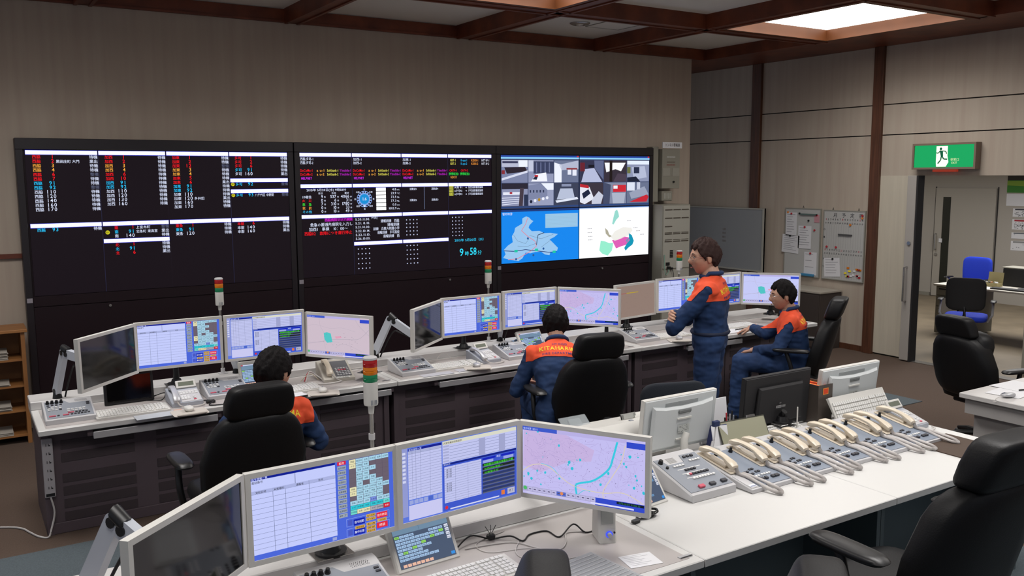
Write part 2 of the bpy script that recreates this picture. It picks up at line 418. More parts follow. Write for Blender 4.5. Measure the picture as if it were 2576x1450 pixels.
# ================================================================== VIDEO DISPLAYS on the back wall
WHT = lin('#ffffff', 1.5); TXW = lin('#dfe6ff'); TXR = lin('#ff1420'); TXO = lin('#ffb040'); TXC = lin('#28c8ff'); TXG = lin('#5a5f78')
BG = lin('#160e14')
def display(label, x0, x1, cvs, M0, knob, wide=0):
    """one cabinet: frame, screens, lower panel; x in metres on the wall plane y=8.6"""
    xc = (x0+x1)/2; hw = (x1-x0)/2
    t = thing('video_display_cabinet', label, 'video wall', (xc, 8.6, 0))
    b = B(); b.box(-hw, hw, .012, .14, 0, 2.54, .004); b.obj('cabinet_body', DARKP, t)
    zt, zb = 2.445, 1.185
    for nm, q in (('frame_top', (-hw, hw, -.012, .012, zt, 2.54)), ('frame_side', (-hw, -hw+.055, -.012, .012, .0, zt)), ('frame_side', (hw-.055, hw, -.012, .012, .0, zt))):
        b = B(); b.box(*q, .003); b.obj(nm, DARKF, t)
    b = B(); b.box(-hw+.055, hw-.055, -.006, .012, 1.095, zb, .003); b.obj('frame_rail', DARKP, t)
    b = B(); b.box(-hw+.055, hw-.055, -.004, .012, .02, 1.09, .003); b.obj('lower_panel', DARKP, t)
    b = B(); b.cyl((knob-xc, -.004, 1.085-.02), (knob-xc, -.02, 1.065), .012); b.obj('knob', STEEL, t, smooth=40)
    b = B(); b.box(-hw+.006, -hw+.05, -.016, -.012, 1.135, 1.175); b.obj('name_plate', mat('plate_grey', '#8f8a92', .5), t)
    for (cv, a0, a1, c0, c1) in cvs:
        sxx, szz = (a0+a1)/2-xc, (c0+c1)/2
        b = B(); b.box(sxx-(a1-a0)/2, sxx+(a1-a0)/2, -.001, .012, c0, c1); s_ = b.obj('screen', LEDBK, t)
        if cv: cv.obj('screen_image', a1-a0, c1-c0, s_, TR(sxx, -.0015, szz))
    return t
def hdr(c, x, y, w_, marks=()):
    c.rect(x, y-4, x+w_, y+38, lin('#2a35e0', .75), 1); c.rect(x+2, y, x+w_-2, y+33, WHT, 2)  # blue rim paints the glow around the bright white bar
    for m_ in marks: c.text(m_, x+w_*.55, y+26, 22, lin('#a8c0a0'), 3)
def line_row(c, x, y, name, num, col, st='待機', w_=567, extra=None, mv=False, stc=None):
    c.text(name, x+52, y, 33, col, 3, mono=1.0)
    nx = x+52+34*len(name)
    c.text(num, x+224, y, 44, col, 3, al='r', mono=.62)
    c.text(st, x+w_-4, y, 34, stc or (TXG if st == '整備' else TXW), 3, al='r', mono=1.0)
    if extra: c.text(extra, x+232, y, 31, TXW, 3, fit=min(185, 31*len(extra)))
    if mv: c.circ(x+26, y-12, 17, lin('#d8d020'), 2); c.text('移', x+26, y-2, 24, lin('#20200a'), 3, al='c')
def led(a):  # helper: one LED unit backing with faint edges
    return a
c = CV(2270, 1250); c.rect(0, 0, 2270, 1250, BG, 0)
L = 37.5
C4 = {'r': TXR, 'o': TXO, 'c': TXC, 'w': TXW}
cols = [('西脇', 0, [('1','r'),('2','r'),('3','o'),('4','o'),('6','r'),('7','r'),('91','c'),('92','c'),('110','w'),('120','w'),('140','w'),('160','w'),('170','w')], {1:'業出',4:'整備',7:'整備'}, {1:'黒田庄町 大門'}),
        ('加西', 567, [('1','r'),('2','r'),('3','o'),('4','o'),('6','r'),('10','r'),('91','c'),('92','c'),('110','w'),('120','w'),('130','w'),('160','w')], {}, {}),
        ('加東', 1135, [('1','r'),('2','r'),('12','r'),('3','o'),('4','o'),('5','r'),('6','r'),('91','c'),('92','c'),('110','w'),('120','w'),('160','w'),('170','w')], {2:'整備',6:'業出',10:'業出'}, {10:'多井田'}),
        ('多可', 1702, [('1','r'),('2','r'),('6','r'),('91','c'),('160','w')], {4:'業出'}, {})]
for nm, x, rows, st, ex in cols:
    hdr(c, x+3, 4, 560, ('>',))
    for i, (n_, k) in enumerate(rows):
        line_row(c, x, 70+i*L, nm, n_, C4[k], st.get(i, '待機'), extra=ex.get(i))
hdr(c, 1705, 252, 560); line_row(c, 1702, 318, '多可', '92', TXC, '整備', mv=True)
hdr(c, 1705, 356, 560); line_row(c, 1702, 422, '多可', '93', TXC, '整備', mv=True, extra='八千代区 中野間')
for x in (0, 567, 1135, 1702): hdr(c, x+3, 629, 560, ('>',))
line_row(c, 0, 695, '西脇', '93', TXC)
line_row(c, 567+45, 695, '南', '1', TXR, '整備', 522, '上宮木町'); line_row(c, 567+45, 732, '南', '91', TXC, '業出', 522, '北条町 東高室'); line_row(c, 567+45, 769, '南', '140', TXW, '待機', 522)
c.circ(567+40, 722, 18, lin('#d8d020'), 2); c.text('移', 567+40, 732, 25, lin('#20200a'), 3, al='c')
hdr(c, 570, 782, 560)
line_row(c, 567+45, 848, '北', '1', TXR, '待機', 522); line_row(c, 567+45, 885, '北', '91', TXC, '待機', 522); line_row(c, 567+45, 922, '北', '6', TXR, '業出', 522)
for i, (n_, k) in enumerate((('1', 'r'), ('91', 'c'), ('120', 'w'))): line_row(c, 1135, 695+i*L, '東条', n_, C4[k])
for i, (n_, k, s_) in enumerate((('6', 'r', '待機'), ('140', 'w', '待機'), ('160', 'w', '業出'))): line_row(c, 1702, 695+i*L, '本部', n_, C4[k], s_)
for x in (567, 1135, 1702): c.rect(x-2.5, 40, x+2.5, 1250, lin('#23233c') if x != 1135 else lin('#1a131b'), 1)
display('left dark video display cabinet listing vehicle status in four columns', .5, 2.895, [(c, .57, 2.84, 1.19, 2.44)], 0, 1.16)

c = CV(2230, 1250); c.rect(0, 0, 2230, 1250, BG, 0); q = 557
Wk = dict(l=3)
for x in (0, q, 2*q, 3*q): hdr(c, x+3, 4, q-7); hdr(c, x+3, 314, q-7)
for x in (0, q, 2*q, 3*q): hdr(c, x+3, 620, q-7)
for x in (q, 2*q): hdr(c, x+3, 912, q-7)
for x, n1 in ((0, '西脇.多可'), (q, '加西'), (2*q, '加東')):
    c.text(n1+'-1', x+16, 75, 33, TXW, fit=135 if x == 0 else 95); c.text(n1+'-2', x+16, 112, 33, TXW, fit=135 if x == 0 else 95)
    for r_ in (1, 2):
        y = 188+(r_-1)*38
        c.text('DoCoMo-%d' % r_, x+12, y, 36, TXR, fit=128); c.text('a u-%d' % r_, x+182, y, 36, TXO, fit=82)
        c.text('Softbank-%d' % r_, x+290, y, 36, lin('#f0e860'), fit=122); c.text('Y!mobile-%d' % r_, x+425, y, 36, lin('#c020c8'), fit=122)
    c.text('HELPNET', x+20, 266, 36, lin('#e030ff'), fit=112)
for i, (n1, k) in enumerate((('GBT', '#e8e060'), ('K-opt', '#28c0ff'), ('KDDI', '#ffa040'), ('NTT-IP', '#e8ecff'))):
    for r_ in (1, 2): c.text('%s-%d' % (n1, r_), 3*q+28+i*132, 78+(r_-1)*37, 34, lin(k), fit=70+i*10)
for i in (1, 2): c.text('CATV-%d' % i, 3*q+20+(i-1)*140, 188, 34, TXR, fit=90); c.text('携帯転送%d' % i, 3*q+10+(i-1)*140, 226, 32, lin('#30e850'), fit=122)
c.text('NEXCO', 3*q+30, 262, 34, lin('#e89840'), fit=80)
c.text('2015年 5月20日(水) 9時58分', 70, 382, 30, TXW, fit=420)
for j, t_ in enumerate(('本日', '今月', '累計')): c.text(t_, 240+j*140, 414, 25, TXW, al='r')
for i, (n1, k, a_, b_, d_) in enumerate((('119着信', '#dfe6ff', '9', '537', '4066'), ('火　災', '#d02020', '0', '6', '31'), ('救　急', '#40e040', '7', '310', '1780'), ('救　助', '#f0a040', '0', '10', '33'), ('その他', '#40c8ff', '0', '10', '49'))):
    y = 452+i*37; c.text(n1, 22, y, 33, lin(k), fit=98)
    for j, v_ in enumerate((a_, b_, d_)): c.text(v_, 242+j*140, y, 42, TXW, al='r'); c.text('件', 250+j*140, y-2, 20, TXW)
# wind dial and figures
ox, oy = q+130, 470
c.circ(ox, oy, 84, lin('#88a8e8'), 1, 28)
for i in range(16): c.circ(ox+72*math.cos(i*PI/8), oy+72*math.sin(i*PI/8), 9, BG if i != 4 else lin('#f0ffff'), 2, 8)
c.circ(ox, oy, 52, lin('#1890d8'), 2, 24); c.text('1.6', ox, oy+14, 46, TXW, al='c')
for i, t_ in enumerate(('東', '南東', '南', '南西', '西', '北西', '北', '北東')): c.text(t_, ox+102*math.cos(i*PI/4), oy+8+102*math.sin(i*PI/4), 20, TXW, al='c')
for i, (v_, u_) in enumerate((('4.8', 'm/s'), ('23.9', '℃'), ('72.5', '%'), ('77.3', '%'), ('0.0', 'mm'), ('1003.9', 'hPa'))):
    c.rect(q+262, 354+i*40, q+372, 388+i*40, WHT, 2); c.text(v_, q+492, 384+i*40, 34, TXW, al='r'); c.text(u_, q+498, 384+i*40, 20, TXW, fit=32)
for t_, a_, b_ in (('活動波1', 90, 382), ('活動波4', 350, 382), ('活動波2', 90, 500), ('活動波3', 350, 500)): c.text(t_, 2*q+a_, b_, 26, TXW, fit=84)
c.rect(2*q+262, 352, 2*q+266, 590, lin('#8090b8'), 2)
for i, t_ in enumerate((('A南 91', '加西消防署救急車'), ('A多可92', '多可消防署救急車'), ('A多可93', '多可消防署救急車'))):
    y = 372+i*37; c.rect(3*q+12, y-26, 3*q+64, y+4, lin('#d8d850'), 2); c.text('移動', 3*q+14, y-2, 25, BG, 3); c.text(t_[0], 3*q+76, y, 28, TXW, fit=100); c.text('→', 3*q+210, y, 28, TXW); c.text(t_[1], 3*q+250, y, 28, TXW, fit=190)
c.rect(q*.45, 660, q-6, 690, lin('#5a0860'), 1); c.text('西脇病院マリア病院', q-8, 686, 34, lin('#e020d8'), al='r', fit=300)
c.text('救急の搬送先病院を入力し', q-6, 735, 40, TXW, al='r', fit=455); c.text('加西1　車検　10：00～', q-60, 779, 40, TXW, al='r', fit=415); c.text('西脇02　故障につき運行停止', q-14, 822, 40, TXR, al='r', fit=510)
for i, (d_, t_) in enumerate((('5.20.11.00.', '多可町)'), ('5.21. 8.10.', '通報訓練　西脇'), ('5.21.14.00.', '通報訓練'), ('5.22.10.14.', '訓練　兵教大附属小学'), ('5.22.11.10.', '通報訓練　多可高校'), ('5.26.10.00.', '通報訓練　西'))):
    c.text(d_, q+22, 690+i*40, 34, TXW, fit=165); c.text(t_, q+(200 if i in (0,) else 520), 676+i*40, 36, TXW, al='l' if i == 0 else 'r', fit=(70, 215, 140, 300, 255, 190)[i])
def dots(x, y, n, dy):
    for i in range(4):
        for j in range(n): c.circ(x+i*41, y+j*dy, 6.5, lin('#c8d0f0'), 3, 8)
dots(2*q+48, 700, 5, 40); dots(3*q+48, 690, 6, 40); dots(q+48, 985, 5, 51); dots(2*q+48, 975, 5, 48)
c.text('2015年 5月20日（水）', 3*q+70, 958, 36, lin('#30d0ff'), fit=400)
c.text('9', 3*q+130, 1120, 118, lin('#30e0ff'), fit=58); c.text('時', 3*q+198, 1116, 52, lin('#30e0ff')); c.text('58', 3*q+262, 1116, 118, lin('#30e0ff'), fit=92); c.text('分', 3*q+362, 1112, 54, lin('#30e0ff'))
for x in (q, 3*q): c.rect(x-2.5, 0, x+2.5, 1250, lin('#23233c'), 1)
display('middle dark video display cabinet with date, weather dial and phone line lists', 2.905, 5.23, [(c, 2.95, 5.18, 1.19, 2.44)], 0, 4.62)

# ---- right cabinet: two rows of camera pictures above two maps
def cctv(c, x, y, w_, h_, k):
    """a very simple still of what each station camera shows"""
    P = lambda pts, col, l=2: c.poly([(x+a*w_, y+d*h_) for a, d in pts], lin(col), l)
    R_ = lambda a, d, e, f, col, l=2: c.rect(x+a*w_, y+d*h_, x+e*w_, y+f*h_, lin(col), l)
    if k == 0:
        R_(0, 0, 1, 1, '#7e86a8', 1); R_(0, 0, .65, .3, '#b9bdd4'); R_(.65, 0, 1, .3, '#eef4ff'); R_(.03, .05, .62, .14, '#3a3c5c', 3); P([(.1, .32), (.9, .3), (1, .5), (.2, .6)], '#2c2430'); P([(.0, .8), (1, .45), (1, .55), (0, .9)], '#d8dcf0', 3); R_(0, .45, .12, .62, '#8a3038', 3)
    elif k == 1:
        R_(0, 0, 1, 1, '#9298b8', 1); R_(.2, .05, 1, .6, '#39405f'); R_(0, 0, .2, .5, '#c3c9e0'); P([(.1, .95), (.3, .62), (.7, .55), (.75, .95)], '#f4f6ff', 3); R_(.24, .66, .38, .74, '#c8282c', 4); P([(.16, .85), (.28, .7), (.38, .7), (.32, .88)], '#20263c', 4)
        for i in range(4): R_(.3+i*.17, .1, .34+i*.17, .55, '#6a7296', 3)
    elif k == 2:
        R_(0, 0, 1, 1, '#6c7694', 1); P([(0, .1), (.3, .2), (.3, 1), (0, 1)], '#f0f4ff'); P([(.2, .2), (1, 0), (1, .4), (.3, .45)], '#b4bad2'); R_(.55, .42, .7, .65, '#e8ecfa', 3); R_(.75, .42, .92, .7, '#e8ecfa', 3); R_(.5, .35, .95, .42, '#8c3038', 3)
    elif k == 3:
        R_(0, 0, 1, 1, '#343650', 1); P([(.2, .4), (.6, .35), (.95, 1), (.05, 1)], '#b8bede'); P([(.6, 0), (1, 0), (1, .9), (.62, .36)], '#626a8e', 3); R_(0, .1, .2, .5, '#6a2430', 3); R_(.35, .2, .6, .33, '#181824', 3)
    elif k == 4:
        R_(0, 0, 1, 1, '#38303c', 1); P([(.02, .1), (.95, .1), (.75, .5), (.5, .4), (.1, .55)], '#fbfcff'); R_(.24, 0, .36, 1, '#201818', 4); P([(.4, 1), (.6, .6), (1, .65), (1, 1)], '#4c4050', 3)
    elif k == 5:
        R_(0, 0, 1, 1, '#8e96b4', 1); R_(0, 0, 1, .18, '#e8f2ff'); P([(.2, .3), (.8, .25), (.9, .8), (.3, .9)], '#b6bed8', 3); R_(.3, .3, .55, .6, '#28304a', 4); R_(0, .3, .15, .6, '#6d7442', 3); P([(0, .8), (.4, .75), (.6, 1), (0, 1)], '#1c2236', 4)
    elif k == 6:
        R_(0, 0, 1, 1, '#8c92b2', 1); R_(0, 0, 1, .25, '#2b2836'); R_(.05, .38, .7, .5, '#e6eaf8', 3); R_(.3, .38, .4, .46, '#b02c38', 4)
        for i in range(4): P([(0, .62+i*.1), (.75, .6+i*.08), (.75, .63+i*.08), (0, .66+i*.1)], '#dde2f6', 3)
        P([(.7, .2), (.85, .2), (.8, 1), (.65, 1)], '#463c48', 4); R_(.85, .5, 1, 1, '#2a3450', 4)
    elif k == 7:
        R_(0, 0, 1, 1, '#99a0bf', 1); P([(0, .1), (.5, 0), (.75, .2), (.75, .6), (0, .75)], '#7f87a8', 2); P([(.5, 0), (1, 0), (1, .3), (.75, .3)], '#eef3ff', 3)
        for i in range(5): R_(.05+i*.13, .3, .1+i*.13, .42, '#2a3350', 3)
        for i in range(5): c.circ(x+w_*(.1+i*.16), y+h_*(.82-i*.04), w_*.055, lin(('#20263c', '#e8ecfa', '#b08828', '#f0f2ff', '#e8ecfa')[i]), 4, 8)
    elif k == 8:
        R_(0, 0, 1, 1, '#3c4258', 1); P([(.25, .25), (.75, .25), (.85, .7), (.1, .75)], '#b9c2da', 3); P([(.05, .8), (.95, .65), (1, .75), (.1, .9)], '#e2e8f8', 3); R_(.3, .05, .7, .16, '#8a92b0', 3)
    elif k == 9:
        R_(0, 0, 1, 1, '#3c3440', 1); P([(0, .1), (.4, .2), (.6, .75), (.2, 1), (0, .9)], '#e6e8f4', 3); P([(0, .05), (.35, .12), (.38, .26), (0, .2)], '#c02834', 4); P([(.08, .5), (.35, .3), (.45, .5), (.15, .75)], '#1c2440', 4); P([(.5, .8), (.8, .4), (1, .6), (.9, 1), (.5, 1)], '#c9cddf', 3)
    elif k == 10:
        R_(0, 0, 1, 1, '#828aa4', 1); P([(0, 0), (.3, .1), (.25, 1), (0, 1)], '#454c68', 2); R_(.4, .12, .98, .45, '#cf2836', 3); R_(.42, .15, .6, .3, '#f0f0f8', 4); P([(.35, .5), (.95, .5), (.9, 1), (.4, 1)], '#aeb6ca', 3)
    else:
        R_(0, 0, 1, 1, '#6a7490', 1); R_(0, 0, .35, .4, '#dfe6f6', 2); P([(.1, .5), (.8, .2), (1, .6), (.2, .8)], '#9aa2ba', 3); P([(.1, .95), (.9, .6), (1, .7), (.9, .95)], '#c82838', 4); R_(.45, .0, .6, .35, '#c8cee2', 3)
def quad_top(ks):
    c = CV(1100, 620); c.rect(0, 0, 1100, 620, lin('#3c4668'), 0); c.rect(0, 0, 1100, 22, lin('#2848a0'), 1); c.rect(0, 22, 1100, 42, lin('#8fd0f8'), 1); c.rect(1070, 2, 1096, 18, lin('#e03020'), 2)
    for i, k in enumerate(ks): cctv(c, 8+(i % 3)*365, 56+(i//3)*270, 355, 262, k)
    c.rect(0, 596, 1100, 610, lin('#2c4880'), 1); return c
cm = CV(1100, 630); cm.rect(0, 0, 1100, 630, lin('#1488f0'), 0); cm.rect(0, 0, 1100, 26, lin('#1c3c80'), 1); cm.text('管内地図', 14, 62, 34, TXW)
land = [(.31, .12), (.35, .15), (.37, .19), (.4, .22), (.35, .3), (.34, .35), (.38, .42), (.48, .42), (.54, .47), (.62, .47), (.72, .5), (.67, .56), (.61, .6), (.66, .68), (.72, .78), (.71, .84), (.62, .86), (.61, .92), (.55, .9), (.5, .84), (.42, .84), (.36, .86), (.3, .84), (.26, .95), (.21, 1.0), (.12, .97), (.02, .92), (.05, .85), (.03, .76), (.08, .68), (.14, .62), (.13, .5), (.16, .42), (.17, .34), (.26, .26), (.26, .16)]
land = [(a*1100, d*600+10) for a, d in land]
cm.poly(land, lin('#9cc8f0'), 1)
for pts, k in (([(.33, .15), (.3, .28), (.25, .4), (.33, .52), (.42, .62), (.44, .72), (.36, .82), (.2, .95), (.08, .96)], '#e08898'), ([(.44, .7), (.45, .58), (.46, .5), (.54, .46)], '#202848'), ([(.03, .78), (.15, .8), (.3, .78), (.45, .82), (.6, .86), (.7, .86)], '#183070')):
    cm.line([(a*1100, d*600+10) for a, d in pts], 8, lin(k), 2)
for pts in ([(.15, .48), (.2, .6), (.3, .66), (.34, .58)], [(.2, .7), (.32, .72), (.45, .66)], [(.35, .5), (.5, .58), (.66, .5)], [(.5, .75), (.62, .62)]): cm.line([(a*1100, d*600+10) for a, d in pts], 2.5, lin('#404858'), 2)
for a, d in ((.18, .8), (.44, .8), (.67, .86)): cm.rect(a*1100-22, d*600-6, a*1100+22, d*600+24, lin('#20c8a8'), 3)
for a, d in ((.33, .56), (.53, .78), (.4, .9), (.18, .96)): cm.circ(a*1100, d*600+10, 15, lin('#285898'), 3, 6)
cm.rect(610, 62, 1085, 230, lin('#9cc8e8'), 2)
for i in range(1, 10): cm.rect(610, 62+i*16.8, 1085, 63.5+i*16.8, lin('#88a8c0'), 3)
cw = CV(1100, 630); cw.rect(0, 0, 1100, 630, lin('#fbfbff', 1.1), 0); cw.rect(0, 0, 1100, 8, lin('#2c60b0'), 1); cw.rect(0, 8, 1100, 18, lin('#c8d8f0'), 1)
for pts, k in (([(.5, .08), (.53, .05), (.55, .12), (.56, .2), (.52, .26), (.48, .36), (.46, .34), (.48, .2)], '#98dcd0'), ([(.36, .42), (.4, .48), (.42, .56), (.46, .6), (.42, .62), (.37, .54)], '#b0ac98'), ([(.3, .68), (.36, .7), (.42, .74), (.48, .74), (.46, .9), (.4, 1.0), (.32, .95), (.28, .88)], '#98f0d0'), ([(.5, .5), (.62, .42), (.74, .44), (.76, .5), (.7, .6), (.6, .66), (.5, .7), (.44, .62)], '#f2f0ea'),
               ([(.46, .68), (.55, .68), (.64, .62), (.7, .64), (.72, .7), (.66, .8), (.6, .82), (.52, .86), (.5, .8)], '#e060b8'), ([(.7, .54), (.75, .6), (.78, .72), (.76, .8), (.7, .86), (.66, .92), (.64, .86), (.68, .76), (.66, .7), (.71, .64)], '#1098b8')):
    cw.poly([(a*1100, d*610+5) for a, d in pts], lin(k), 2)
for a, d in ((.12, .43), (.12, .51), (.13, .59), (.13, .66), (.68, .3), (.78, .45), (.82, .52), (.88, .6)):
    for k in range(4): cw.circ(a*1100+k*17, d*610, 5, lin('#585858'), 3, 6)
display('right video display cabinet with camera pictures above two area maps', 5.235, 7.56,
        [(quad_top([0, 1, 2, 6, 7, 8]), 5.30, 6.395, 1.825, 2.435), (quad_top([3, 4, 5, 9, 10, 11]), 6.405, 7.50, 1.825, 2.435), (cm, 5.30, 6.395, 1.2, 1.815), (cw, 6.405, 7.50, 1.2, 1.815)], 0, 6.75)
# ================================================================== DESKS
DT = .70      # desk top height
def console_desk(label, x0, w_, y0=5.85, dep=.78, ledge=.22, mat_=True, trays=(), body=True, grp=None):
    t = thing('console_desk', label, 'desk', (x0, y0, 0), 0, grp)
    b = B(); b.box(.002, w_-.002, 0, dep, DT-.035, DT, .004); b.obj('desktop', WHITE, t)
    if mat_:
        b = B(); b.box(.045, w_-.045, .04, dep-ledge-.02, DT, DT+.0015); b.obj('desk_mat', MATG, t)
    if ledge:
        b = B(); b.box(.002, w_-.002, dep-ledge, dep+.02, DT, DT+.055, .004); b.obj('rear_ledge', EDGE, t)
    for x in (.02, w_-.06):
        b = B(); b.box(x, x+.04, .12, dep, 0, DT-.035); b.obj('side_panel', BODY, t)
    if body:
        b = B(); b.box(.06, w_-.06, .14, .17, .03, DT-.035); fp = b.obj('front_panel', BODY, t)
        b = B(); b.box(.02, w_-.02, .125, .16, .0, .07, .003); b.obj('plinth', BODY, t)
        src = None
        n = 4; cw_ = (w_-.12)/n
        for k in range(n):
            for j in range(6):
                if src is None:
                    bb = B(); bb.box(-cw_*.38, cw_*.38, -.004, 0, -.028, .028); src = bb.obj('vent_slot', BODY2, fp); v = src
                else:
                    v = src.copy(); COL.objects.link(v)
                v.location = (.06+cw_*(k+.5), .14, .56-j*.082-(.05 if j > 1 else 0))
        for x in (w_*.5,):
            b = B(); b.box(x-.0015, x+.0015, .136, .14, .07, DT-.035); b.obj('panel_joint', BLACKM, fp)
    for a, c_ in trays:
        b = B(); b.box(a, c_, .01, .30, DT-.085, DT-.06, .004); b.box(a, c_, .0, .012, DT-.095, DT-.05, .003); tr = b.obj('keyboard_tray', SILV, t)
        for x in (a-.03, c_):
            b = B(); b.box(x, x+.03, .03, .3, DT-.08, DT-.035); b.obj('tray_rail', BODY, tr)
    return t
console_desk('left unit of the long rear desk, with power strip on its end', .35, 2.35, trays=((.30, 1.05), (1.62, 2.3)))
console_desk('middle unit of the long rear desk where a person leans forward', 2.70, 2.35, trays=((.35, 1.05), (1.5, 2.2)))
console_desk('right unit of the long rear desk beside the man turned sideways', 5.05, 2.33, trays=((.55, 1.25),))
console_desk('near desk unit with grey mat under the three lit monitors', 0.0, 2.41, 2.4, 1.05, .34, body=False)
def plain_desk(label, x0, x1):
    t = thing('plain_white_desk', label, 'desk', (x0, 2.4, 0)); w_ = x1-x0
    b = B(); b.box(.0015, w_-.0015, 0, 1.35, DT-.035, DT, .003); b.obj('desktop', WHITE, t)
    pm = mat('under_desk_panel', '#5f6a6c', .6)
    b = B(); b.box(.02, w_-.02, .5, .53, .03, DT-.035); b.obj('modesty_panel', pm, t)
    for x in (.0, w_-.03):
        b = B(); b.box(x+.002, x+.028, .08, 1.3, 0, DT-.035); b.obj('side_panel', pm, t)
    return t
plain_desk('white desk unit carrying the first beige phones', 2.41, 3.64)
plain_desk('white desk unit at the far right end of the phone row', 3.64, 4.89)
for x, y, l in ((2.36, 2.46, 'small cable hatch in the grey mat near the desk corner'), (2.62+.02, 5.92, 'small cable hatch on the rear desk beside the light tower'), (4.98, 5.93, 'small cable hatch on the rear desk beside the empty chair')):
    t = thing('cable_hatch', l, 'cable hatch', (x, y, DT))
    b = B(); b.box(-.03, .03, -.011, .011, .001, .004); b.obj('hatch_slot', SILV, t)
    b = B(); b.box(-.03, .03, -.0105, -.006, .004, .006); b.obj('hatch_lip', BLACK, t)
t = thing('dark_desk_pad', 'dark brown pad with rounded corner at the far end of the white desk', 'desk pad', (4.60, 2.72, DT))
b = B(); pts = [(-.16+.05*(1-math.cos(a)), .10+.05*(math.sin(a))) for a in (0, .5, 1.0, 1.57)]
b.prism([(.19, -.15), (.19, .15)]+[(-.11, .15), (-.145, .14), (-.16, .11)]+[(-.16, -.15)], .0005, .006); b.obj('pad', mat('dark_pad', '#4a3b31', .8), t)

# power strip on the end of the left desk, cord running over the floor
t = thing('power_strip', 'white power strip with six outlets on the end of the rear desk', 'power strip', (.40, 5.985, .25))
b = B(); b.box(-.03, .03, -.035, -.012, 0, .37, .004); st = b.obj('strip_body', mat('strip_white', '#a9a5a8', .5), t)
for i in range(6):
    b = B()
    for dx in (-.008, .006): b.box(dx, dx+.003, -.037, -.034, .055+i*.054, .070+i*.054)
    b.cyl((.013, -.037, .058+i*.054), (.013, -.034, .058+i*.054), .004, n=6); b.obj('outlet', BLACK, st)
b = B(); b.box(-.024, .024, -.037, -.034, .008, .026); b.obj('strip_label', BLACK, st)
b = B(); b.tube(spline([(0, -.03, 0), (.015, -.03, -.1), (-.01, -.04, -.2), (-.03, -.05, -.243), (-.08, .0, -.243), (-.12, .1, -.243), (-.16, .2, -.243), (-.25, .28, -.243), (-.5, .4, -.243)], 6), .006, 6); b.obj('cord', CORD, t, smooth=60)

